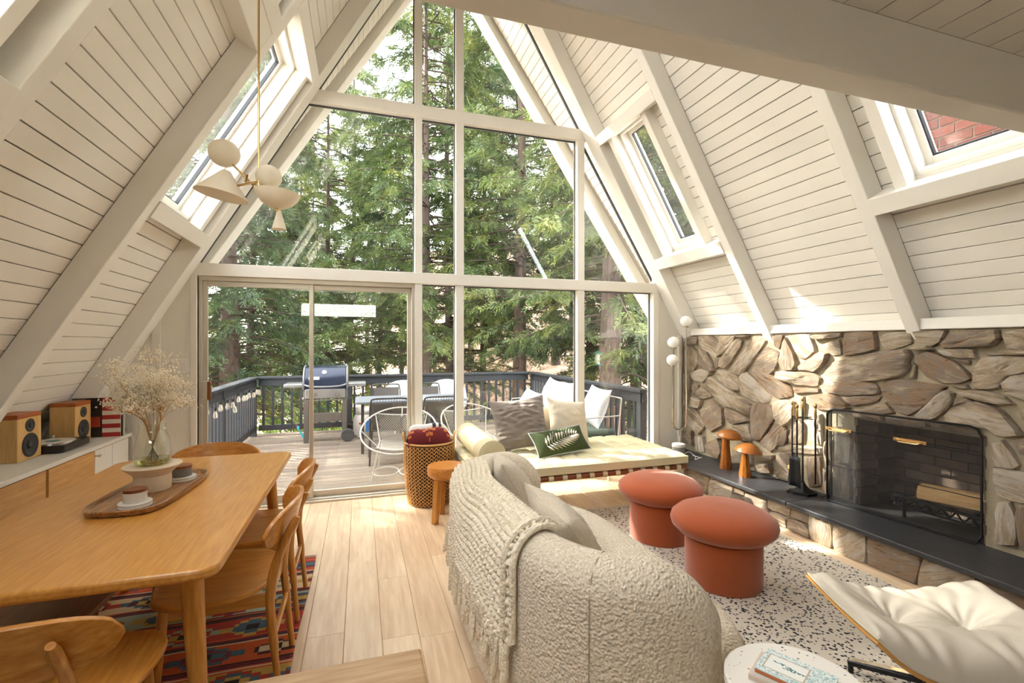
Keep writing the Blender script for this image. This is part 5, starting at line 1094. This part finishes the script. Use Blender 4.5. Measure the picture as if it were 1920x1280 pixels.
# patio table
mat('patio_grey', hexc('62686f'), .5, var=.1, vs=8); mat('dark_frame', hexc('3a3836'), .5, .3); mat('dark_wicker', hexc('4c4642'), .7, bump=.6, bs=260, stretch=(1, 1, 4))
ptb = thing('patio_table', 'long grey patio table on the deck', 'table', (.72, 7.22, DZ)); m = MB(); m.prism(rrect(-.80, .80, -.38, .38, .05), .695, .73); obj('tabletop', m, 'patio_grey', ptb, bevel=.006)
for sx in (-1, 1):
    for sy in (-1, 1): m = MB(); m.bar((sx * .70, sy * .30, 0), (sx * .70, sy * .30, .695), .04, .04); obj('leg', m, 'dark_frame', ptb)
def patio_chair(label, loc, rz):
    t = thing('patio_chair', label, 'chair', loc, rz, 'dark wicker chairs at the patio table')
    fr = catmull([(-.23, -.22, .44), (-.235, -.27, .65), (-.225, -.30, .80), (-.19, -.31, .845), (0, -.315, .85), (.19, -.31, .845), (.225, -.30, .80), (.235, -.27, .65), (.23, -.22, .44)], 5)
    m = MB(); m.tube(fr, .012, 8); obj('back_frame', m, 'dark_frame', t)
    m = MB(); m.grid(lambda u, v: ((2 * u - 1) * .215, -.225 - .085 * v - .02 * math.sin(u * PI), .45 + .345 * v), 10, 10); obj('woven_back', m, 'dark_wicker', t, solid=.008)
    for k in range(9): pass
    m = MB()
    for k in range(12): x = -.19 + k * .0345; m.tube([(x, -.312, .795), (x + .008, -.315, .845)], .004, 4)
    obj('lacing', m, 'dark_wicker', t, kind='stuff')
    m = MB(); m.box(-.23, .23, -.22, .22, .425, .445); obj('seat', m, 'dark_wicker', t, smooth=False, bevel=.008)
    for sx in (-1, 1):
        for sy in (-1, 1): m = MB(); m.tube([(sx * .225, sy * .21, .43), (sx * .24, sy * .25, 0)], .012, 8); obj('leg', m, 'dark_frame', t)
    return t
pc_ = patio_chair('dark wicker chair on the near side of the patio table, left of the mullion', (.34, 6.42, DZ), 0)
dup(pc_, 'dark wicker chair on the near side of the patio table, right of the mullion', (1.00, 6.42, DZ), 0)
dup(pc_, 'dark wicker patio chair beyond the patio table, nearer the grill', (.40, 8.00, DZ), PI)
dup(pc_, 'dark wicker patio chair beyond the patio table, in front of the right white shell chair', (1.08, 8.00, DZ), PI)
def shell_chair(label, loc, rz, parent=None):
    t = thing('shell_chair', label, 'chair', loc, rz, 'white shell backed chairs by the far railing')
    def pt(u, v):
        a = R_(-15) + u * R_(210); k = v; r = .33 * (.55 + .45 * k); return (r * math.cos(a), -r * .75 * math.sin(a) - .0 + .012 * math.sin(u * 60) * k, .40 + .48 * k * (math.sin(u * PI) ** .5 if 0 < u < 1 else 0))
    m = MB(); m.grid(pt, 40, 10); obj('back', m, 'white_plastic', t, solid=.012, autos=80); m = MB(); m.lathe([(0, .40), (.27, .40), (.29, .41), (.27, .425), (0, .425)], 28); obj('seat', m, 'white_plastic', t)
    for k in range(4): a = PI / 4 + k * PI / 2; m = MB(); m.tube([(.2 * math.cos(a), .2 * math.sin(a), .41), (.24 * math.cos(a), .24 * math.sin(a), 0)], .013, 8); obj('leg', m, 'white_plastic', t)
    return t
sc1 = shell_chair('white shell backed chair by the railing, left of the thick mullion', (.72, 8.48, DZ), PI); dup(sc1, 'white shell backed chair by the railing, right of the thick mullion', (1.50, 8.48, DZ), PI)
# white wire hoop chairs
mat('wire_white', hexc('bfbbb3'), .45)
def hoop_chair(label, loc, rz):
    t = thing('wire_hoop_chair', label, 'chair', loc, rz, 'white wire hoop chairs on the deck')
    def ring(k): a = 2 * PI * k / 48; return (.43 * math.cos(a), .40 * math.sin(a), .545 + .20 * math.sin(a))
    m = MB(); m.tube([ring(k) for k in range(48)], .009, 8, closed=True); obj('hoop', m, 'wire_white', t)
    def surf(u, v):      # v 0 front of the seat .. 1 top of the back
        x = (2 * u - 1)
        if v < .45: k = v / .45; w_ = .22 + .02 * k; return (x * w_, -.27 + .45 * k, .36 - .03 * math.sin(k * PI) + .03 * x * x)
        k = (v - .45) / .55; return (x * (.24 + .07 * k), .18 + .12 * k + .05 * (1 - x * x) * k, .36 + .33 * k - .05 * (1 - x * x) * k * .6)
    rim = [surf(u / 14, 0) for u in range(15)] + [surf(1, v / 14) for v in range(1, 15)] + [surf(1 - u / 14, 1) for u in range(1, 15)] + [surf(0, 1 - v / 14) for v in range(1, 14)]
    m = MB(); m.tube(rim, .007, 6, closed=True); obj('seat_rim', m, 'wire_white', t)
    m = MB(); N = 20
    for s in (1, -1):
        for k in range(-N, N + 1, 1):
            pts = []
            for j in range(0, 13):
                v = j / 12; u = (k / N) + s * v * 1.0 if s > 0 else (k / N) + 1 - v * 1.0
                if 0 <= u <= 1: pts.append(surf(u, v))
            if len(pts) > 1: m.tube(pts, .0018, 3)
    obj('wire_mesh', m, 'wire_white', t, kind='stuff')
    for s in (-1, 1):
        m = MB(); m.tube([(s * .20, -.26, .36), (s * .27, -.33, 0)], .008, 6); obj('leg', m, 'wire_white', t); m = MB(); m.tube([(s * .22, .2, .38), (s * .28, .30, 0)], .008, 6); obj('leg', m, 'wire_white', t)
        m = MB(); m.tube([(s * .15 + .145 * math.cos(2 * PI * k / 28), .0 + .20 * math.sin(2 * PI * k / 28), .06) for k in range(28)], .006, 6, closed=True); obj('foot_hoop', m, 'wire_white', t)
        m = MB(); m.tube([(s * .42, -.02, .535), (s * .235, -.02, .345)], .006, 6); obj('arm_stay', m, 'wire_white', t)
    m = MB(); m.tube([(0, .40, .745), (0, .33, .64)], .006, 6); obj('back_stay', m, 'wire_white', t)
    return t
hc = hoop_chair('white wire hoop chair just outside the sliding door', (.42, 5.62, DZ), R_(-10)); dup(hc, 'white wire hoop chair behind the daybed bolster', (1.36, 5.75, DZ), R_(14))
# outdoor sofa along the right railing
mat('olive_cushion', hexc('3c4a44'), .95, bump=.2, bs=80)
os_ = thing('outdoor_sofa', 'outdoor sofa with dark green seat cushion and thin metal frame along the right railing', 'sofa', (2.82, 6.5, DZ))
m = MB(); m.box(-.42, .30, -1.15, 1.15, .28, .44); obj('seat_cushion', m, 'olive_cushion', os_, bevel=.04, seg=3)
for y in (-1.2, 1.2):
    m = MB(); m.tube([(-.40, y, 0), (-.42, y, .30), (.28, y, .28), (.36, y, 0)], .009, 6); m.tube([(.28, y, .28), (.34, y, .84)], .009, 6); m.tube([(-.42, y, .30), (-.36, y, .60), (.31, y, .62)], .009, 6); obj('end_frame', m, 'wire_white', os_)
m = MB(); m.tube([(.34, -1.2, .84), (.34, 1.2, .84)], .009, 6); m.tube([(.28, -1.2, .28), (.28, 1.2, .28)], .009, 6); m.tube([(-.42, -1.2, .285), (-.42, 1.2, .285)], .009, 6); obj('rails', m, 'wire_white', os_)
for (y, lb, tz) in ((7.28, 'white pillow farthest along the outdoor sofa', 5), (6.62, 'white pillow in the middle of the outdoor sofa', -4), (5.72, 'white pillow at the near end of the outdoor sofa', 3)):
    pillow('outdoor_pillow', 'white_cotton', .56, .54, .20, lb, (2.90, y, DZ + .445), (R_(-20), R_(tz), R_(-90)), .006, 10)
pillow('outdoor_pillow', 'white_cotton', .40, .36, .16, 'small white pillow on the front of the outdoor sofa, left of the grey pillow', (2.58, 7.42, DZ + .445), (R_(-30), R_(12), R_(-70)), .006, 10)
# ---------------------------------------------------------------- ground and trees
def gz(x, y):
    return -3.2 + .29 * max(0, y - 9) * smoothstep(-1, 9, x) + .10 * max(0, x - 4) + .25 * mnoise.noise(Vector((x * .25, y * .25, 0)))
m_, n_, l_, p_ = newmat('forest_floor'); tc = n_.new('ShaderNodeTexCoord'); nz = n_.new('ShaderNodeTexNoise'); nz.inputs['Scale'].default_value = 1.6; nz.inputs['Detail'].default_value = 12; nz.inputs['Roughness'].default_value = .75; l_.new(tc.outputs['Object'], nz.inputs['Vector'])
cr = n_.new('ShaderNodeValToRGB'); cr.color_ramp.elements[0].position = .36; cr.color_ramp.elements[0].color = rgb(hexc('6e5a44')); cr.color_ramp.elements[1].position = .62; cr.color_ramp.elements[1].color = rgb(hexc('d8b49a')); l_.new(nz.outputs['Fac'], cr.inputs[0]); l_.new(cr.outputs[0], p_.inputs['Base Color']); p_.inputs['Roughness'].default_value = 1
m = MB(); m.grid(lambda u, v: (-40 + 80 * u, 1 + 69 * v, gz(-40 + 80 * u, 1 + 69 * v) if (1 + 69 * v) > 3 else -3.5), 80, 70); struct('ground', m, 'forest_floor', label='forest hillside covered in fallen leaves')
def leafmat(name, cols, tl=.28):
    m, n, l, p = newmat(name); out = n['Material Output']; ge = n.new('ShaderNodeNewGeometry'); wn_ = n.new('ShaderNodeTexNoise'); wn_.inputs['Scale'].default_value = 1.1; wn_.inputs['Detail'].default_value = 6; wn_.inputs['Roughness'].default_value = .7; l.new(ge.outputs['Position'], wn_.inputs['Vector'])
    cr = n.new('ShaderNodeValToRGB'); el = cr.color_ramp.elements; el[0].position = .32; el[0].color = rgb(cols[0]); el[1].position = .80; el[1].color = rgb(cols[-1])
    for q, c in zip((.46, .58, .70), cols[1:-1]): e = el.new(q); e.color = rgb(c)
    l.new(wn_.outputs['Fac'], cr.inputs[0]); l.new(cr.outputs[0], p.inputs['Base Color']); p.inputs['Roughness'].default_value = .6
    tr = n.new('ShaderNodeBsdfTranslucent'); l.new(cr.outputs[0], tr.inputs[0]); mx = n.new('ShaderNodeMixShader'); mx.inputs[0].default_value = tl; l.new(p.outputs[0], mx.inputs[1]); l.new(tr.outputs[0], mx.inputs[2]); l.new(mx.outputs[0], out.inputs[0])
leafmat('needles_a', [hexc('1c2a1c'), hexc('304428'), hexc('4a6038'), hexc('787c40'), hexc('a87a48')]); leafmat('needles_b', [hexc('28361e'), hexc('42562c'), hexc('647238'), hexc('949048'), hexc('b88450')]); leafmat('shrub_leaf', [hexc('4a6430'), hexc('6d8a3c'), hexc('8aa548'), hexc('a8b85a'), hexc('c2c070')], .45)
m_ = stonemat('bark_red', [hexc('1e1612'), hexc('33251e'), hexc('46362c'), hexc('544640'), hexc('3c2e28'), hexc('64564c')])
nd = MATS['bark_red'].node_tree.nodes
for q in nd:
    if q.bl_idname == 'ShaderNodeMapping': q.inputs['Scale'].default_value = (16, 16, 1.2)
mat('twig', hexc('382e26'), .9)
def tree_mesh(seed, H, R, zlow, nbr, nspray, leafn, droop):
    r = random.Random(seed); fol = MB(); brn = MB(); F = fol.v; FF = fol.f; FC = fol.c
    for i in range(nbr):
        f = (i + r.random()) / nbr; z = zlow + (H - zlow) * f ** 1.15; a = r.uniform(0, 2 * PI); L = R * (1 - .82 * f) * r.uniform(.65, 1.15) + .25
        d = Vector((math.cos(a), math.sin(a), 0)); up = r.uniform(-.05, .25); pts = []
        for k in range(6): t = k / 5; pts.append(d * (L * t) + Vector((0, 0, z + L * (up * t - droop * t * t) + .12 * L * max(0, t - .75))) + Vector((-d.y, d.x, 0)) * (.12 * math.sin(3 * t + i)))
        brn.tube(pts, [.035 * (1 - f * .6), .028, .02, .014, .009, .004], 4)
        for j in range(nspray):
            t = .22 + .78 * r.random() ** .8; k = min(4, int(t * 5)); b0 = pts[k].lerp(pts[k + 1], t * 5 - k); sd = (d * r.uniform(.2, .9) + Vector((-d.y, d.x, 0)) * r.choice((-1, 1)) * r.uniform(.2, 1.1) + Vector((0, 0, r.uniform(-.8, .15)))).normalized(); sl = r.uniform(.22, .5)
            nrm = sd.cross(Vector((r.uniform(-1, 1), r.uniform(-1, 1), r.uniform(-.2, 1)))).normalized(); sw = sd.cross(nrm)
            for q in range(leafn):
                tt = (q + r.random()) / leafn; b1 = b0 + sd * sl * tt + Vector((0, 0, -.10 * tt * tt)); s = 1 if q % 2 else -1; ld = (sd * .8 + sw * s * r.uniform(.4, .9) + nrm * r.uniform(-.35, .35)).normalized(); ll = r.uniform(.08, .17) * (1.15 - .5 * tt); wv = ld.cross(nrm + sw * .3).normalized() * r.uniform(.010, .020)
                n0 = len(F); mid = b1 + ld * ll * .5; F.extend((tuple(b1), tuple(mid + wv), tuple(b1 + ld * ll + Vector((0, 0, -.02))), tuple(mid - wv))); FF.append((n0, n0 + 1, n0 + 2, n0 + 3)); FC.append(None)
    for i in range(22):
        z = r.uniform(2.2, zlow + 2.5); a = r.uniform(0, 2 * PI); d = Vector((math.cos(a), math.sin(a), 0)); L = r.uniform(.8, 2.4); q = Vector((-d.y, d.x, 0)) * r.uniform(-.4, .4)
        brn.tube([Vector((0, 0, z)), d * L * .35 + q * .3 + Vector((0, 0, z - .05)), d * L * .7 + q * .5 + Vector((0, 0, z - .25)), d * L + q + Vector((0, 0, z - .15))], [.03, .02, .013, .004], 4)
        brn.tube([d * L * .5 + q * .4 + Vector((0, 0, z - .14)), d * L * .8 - q * .6 + Vector((0, 0, z + .1))], [.011, .003], 4)
    return fol, brn
TM = []
for (sd_, H, R, zl, nb_, ns, mt) in ((1, 15, 3.1, 3.0, 150, 30, 'needles_a'), (2, 17, 3.4, 2.4, 170, 30, 'needles_b'), (3, 14, 2.8, 3.6, 130, 30, 'needles_a'), (4, 18, 3.2, 5.0, 150, 28, 'needles_b')):
    fo_, br_ = tree_mesh(sd_, H, R, zl, nb_, ns, 15, .28); TM.append((mesh_of(fo_, 'foliage', mt, False), mesh_of(br_, 'branches', 'twig', True), H))
def trunk_mesh(r0, H, seed):
    r = random.Random(seed); m = MB()
    def pt(u, v):
        a = 2 * PI * u; rad = r0 * (1 - .86 * v) * (1 + .05 * math.sin(a * 7 + seed) + .03 * math.sin(a * 13)) * (1 + .35 * math.exp(-v * 18)); return (rad * math.cos(a) + .08 * math.sin(v * 5 + seed), rad * math.sin(a) + .08 * math.cos(v * 4), H * v)
    m.grid(pt, 22, 26, cu=True); return mesh_of(m, 'trunk', 'bark_red')
def tree(u, s, r0, var, rz, label, group=None, zoff=0, sc=1.0):
    d_ = ray(u, 645); x, y = s * d_[0], s * d_[1]; t = thing('conifer_tree', label, 'tree', (x, y, gz(x, y) - .1 + zoff), rz, group); t.scale = (sc, sc, sc)
    fo_, br_, H = TM[var]
    o = obj('trunk', trunk_mesh(r0, H * .96, u % 17), None, t)
    o = obj('branches', br_, None, t, kind='stuff'); o = obj('foliage', fo_, None, t, kind='stuff')
tree(425, 12.0, .30, 0, .4, 'conifer with a thick reddish trunk seen through the left panel of the sliding door')
tree(613, 18.5, .15, 1, 1.3, 'slim conifer whose trunk rises behind the gas grill')
tree(712, 20.0, .13, 2, 2.0, 'slim dark conifer seen just left of the thick mullion')
tree(800, 14.0, .16, 3, 4.0, 'conifer with reddish trunk between the two middle mullions, its left trunk')
tree(842, 16.5, .17, 1, 5.1, 'conifer with dark trunk beside the second mullion')
tree(908, 18.0, .13, 0, 3.3, 'slim conifer left of centre in the wide fixed pane')
tree(976, 13.2, .22, 3, .9, 'conifer with stout brown trunk in the middle of the wide fixed pane')
tree(1112, 13.4, .17, 2, 2.5, 'conifer with dark trunk left of the large pale one in the right pane')
tree(1152, 10.3, .29, 3, 1.9, 'large conifer with pale shaggy trunk right behind the right railing')
tree(1186, 13.0, .18, 0, 5.5, 'conifer with tan trunk close behind the large pale trunk')
for i, (u, s, var) in enumerate(((500, 21, 1), (560, 25, 0), (660, 24, 3), (755, 27, 0), (880, 25, 1), (1040, 22, 0), (1075, 27, 1), (470, 16.5, 2), (350, 15, 1), (945, 29, 3), (590, 31, 1), (690, 33, 0))):
    tree(u, s, .14, var, i * 1.1, 'distant conifer filling the background between the nearer trunks', 'distant conifers', sc=1.0 + .1 * (i % 3))
for i, (u, s, var) in enumerate(((1290, 11.5, 1), (1390, 11.0, 0), (1250, 16, 3))):
    tree(u, s, .2, var, i * 1.7, 'conifer beside the house glimpsed through the right skylight', 'conifers right of the house')
for i, (x, y, var, rz) in enumerate(((-10.5, 11.0, 1, 2), (-6.2, 13.2, 2, 3), (-9.5, 14.5, 3, 1), (-5.9, 7.4, 0, .6))):  # out-of-view trees added to dapple the sun and shade the left skylight
    t = thing('conifer_tree', 'unseen conifer added to shade the deck from beyond the left railing', 'tree', (x, y, gz(x, y) - .1), rz, 'shade conifers added left of the deck'); fo_, br_, H = TM[var]
    obj('trunk', trunk_mesh(.2, H * .96, i), None, t); obj('branches', br_, None, t, kind='stuff'); obj('foliage', fo_, None, t, kind='stuff')
def shrub_mesh(seed):
    r = random.Random(seed); lf = MB(); st_ = MB()
    for i in range(26):
        a = r.uniform(0, 2 * PI); L = r.uniform(.7, 1.6); d = Vector((math.cos(a) * .55, math.sin(a) * .55, 1)).normalized(); p0 = Vector((0, 0, 0)); st_.tube([p0, d * L * .5, d * L + Vector((0, 0, -.1))], [.01, .007, .003], 4)
        for k in range(46):
            b0 = d * L * r.uniform(.3, 1.05) + Vector((r.gauss(0, .14), r.gauss(0, .14), r.gauss(0, .12))); n = Vector((r.uniform(-1, 1), r.uniform(-1, 1), r.uniform(.1, 1))).normalized(); e = n.orthogonal().normalized(); w_ = n.cross(e); q = r.uniform(.025, .05); lf.add([b0 - e * q, b0 + w_ * q * .55, b0 + e * q, b0 - w_ * q * .55], [(0, 1, 2, 3)])
    return mesh_of(lf, 'leaves', 'shrub_leaf', False), mesh_of(st_, 'stems', 'twig')
SH = [shrub_mesh(q) for q in (1, 2)]
for i, (u, s, sc, z) in enumerate(((420, 13.5, 2.0, 0), (520, 12.5, 2.1, 0), (600, 14, 2.0, 0), (690, 13, 2.0, 0), (760, 12.0, 2.0, 0), (890, 13, 1.7, 0), (1030, 12, 1.5, 0), (1060, 14.5, 1.6, 0), (1205, 11.5, 1.5, 0), (450, 10.4, 1.6, .3), (560, 17, 2.4, 0), (640, 18, 2.6, 0))):
    d_ = ray(u, 645); x, y = s * d_[0], s * d_[1]; t = thing('green_shrub', 'yellow green leafy shrub growing below the deck railing', 'shrub', (x, y, gz(x, y) + z), i * 2.1, 'shrubs below the deck'); t.scale = (sc, sc, sc)
    obj('leaves', SH[i % 2][0], None, t, kind='stuff'); obj('stems', SH[i % 2][1], None, t, kind='stuff')
# bare branches crossing the right panes
rb_ = random.Random(21)
for i, (u, s, h, dr_) in enumerate(((1215, 9.6, .9, -1), (1000, 12.0, 3.2, 1), (1075, 12.2, 2.6, -1), (1225, 10.4, 1.9, -1), (930, 13.0, 2.2, 1), (890, 13.5, 1.5, 1))):
    pass
# bird feeder
mat('feeder_green', hexc('124032'), .45); d_ = ray(1121, 672); s_ = 9.0; bf = thing('bird_feeder', 'green lantern shaped bird feeder hanging in front of the large pale trunk', 'bird feeder', (s_ * d_[0], s_ * d_[1], 1.45 + s_ * d_[2]))
m = MB(); m.lathe([(0, .15), (.02, .145), (.05, .12), (.095, .10), (.095, .09), (0, .09)], 20); obj('roof', m, 'feeder_green', bf); m = MB(); m.lathe([(0, -.13), (.085, -.13), (.09, -.115), (.06, -.105), (0, -.105)], 20); obj('tray', m, 'feeder_green', bf); m = MB(); m.cyl((0, 0, -.105), .05, .195, 20); obj('seed_tube', m, 'bulb_glass', bf)
for k in range(4): a = k * PI / 2 + .4; m = MB(); m.tube([(.055 * math.cos(a), .055 * math.sin(a), -.11), (.055 * math.cos(a), .055 * math.sin(a), .095)], .006, 6); obj('bar', m, 'feeder_green', bf)
m = MB(); m.tube([(0, 0, .15), (0, 0, 1.6)], .003, 5); obj('hanging_wire', m, 'black_metal', bf)
# brick chimney outside the near right skylight
mat('red_brick', hexc('6c3c34'), .85, var=.25, vs=14, bump=.4, bs=50, rnd=.2); mat('brick_mortar', hexc('a9a49c'), .95)
chm = thing('brick_chimney', 'red brick chimney seen through the near right skylight', 'chimney', (3.95, 1.75, 1.6)); m = MB(); m.box(.006, .7, -.75, .70, 0, 4.6); obj('core', m, 'brick_mortar', chm, smooth=False)
b = MB(); b.box(0, .05, 0, .19, 0, .062); bme = mesh_of(b, 'brick', 'red_brick', False)
for j in range(6, 30):
    for i in range(7):
        o = bpy.data.objects.new('brick', bme); COL.objects.link(o); o.parent = chm; o.location = (-.004, -.76 + i * .202 + (j % 2) * .1, j * .074)
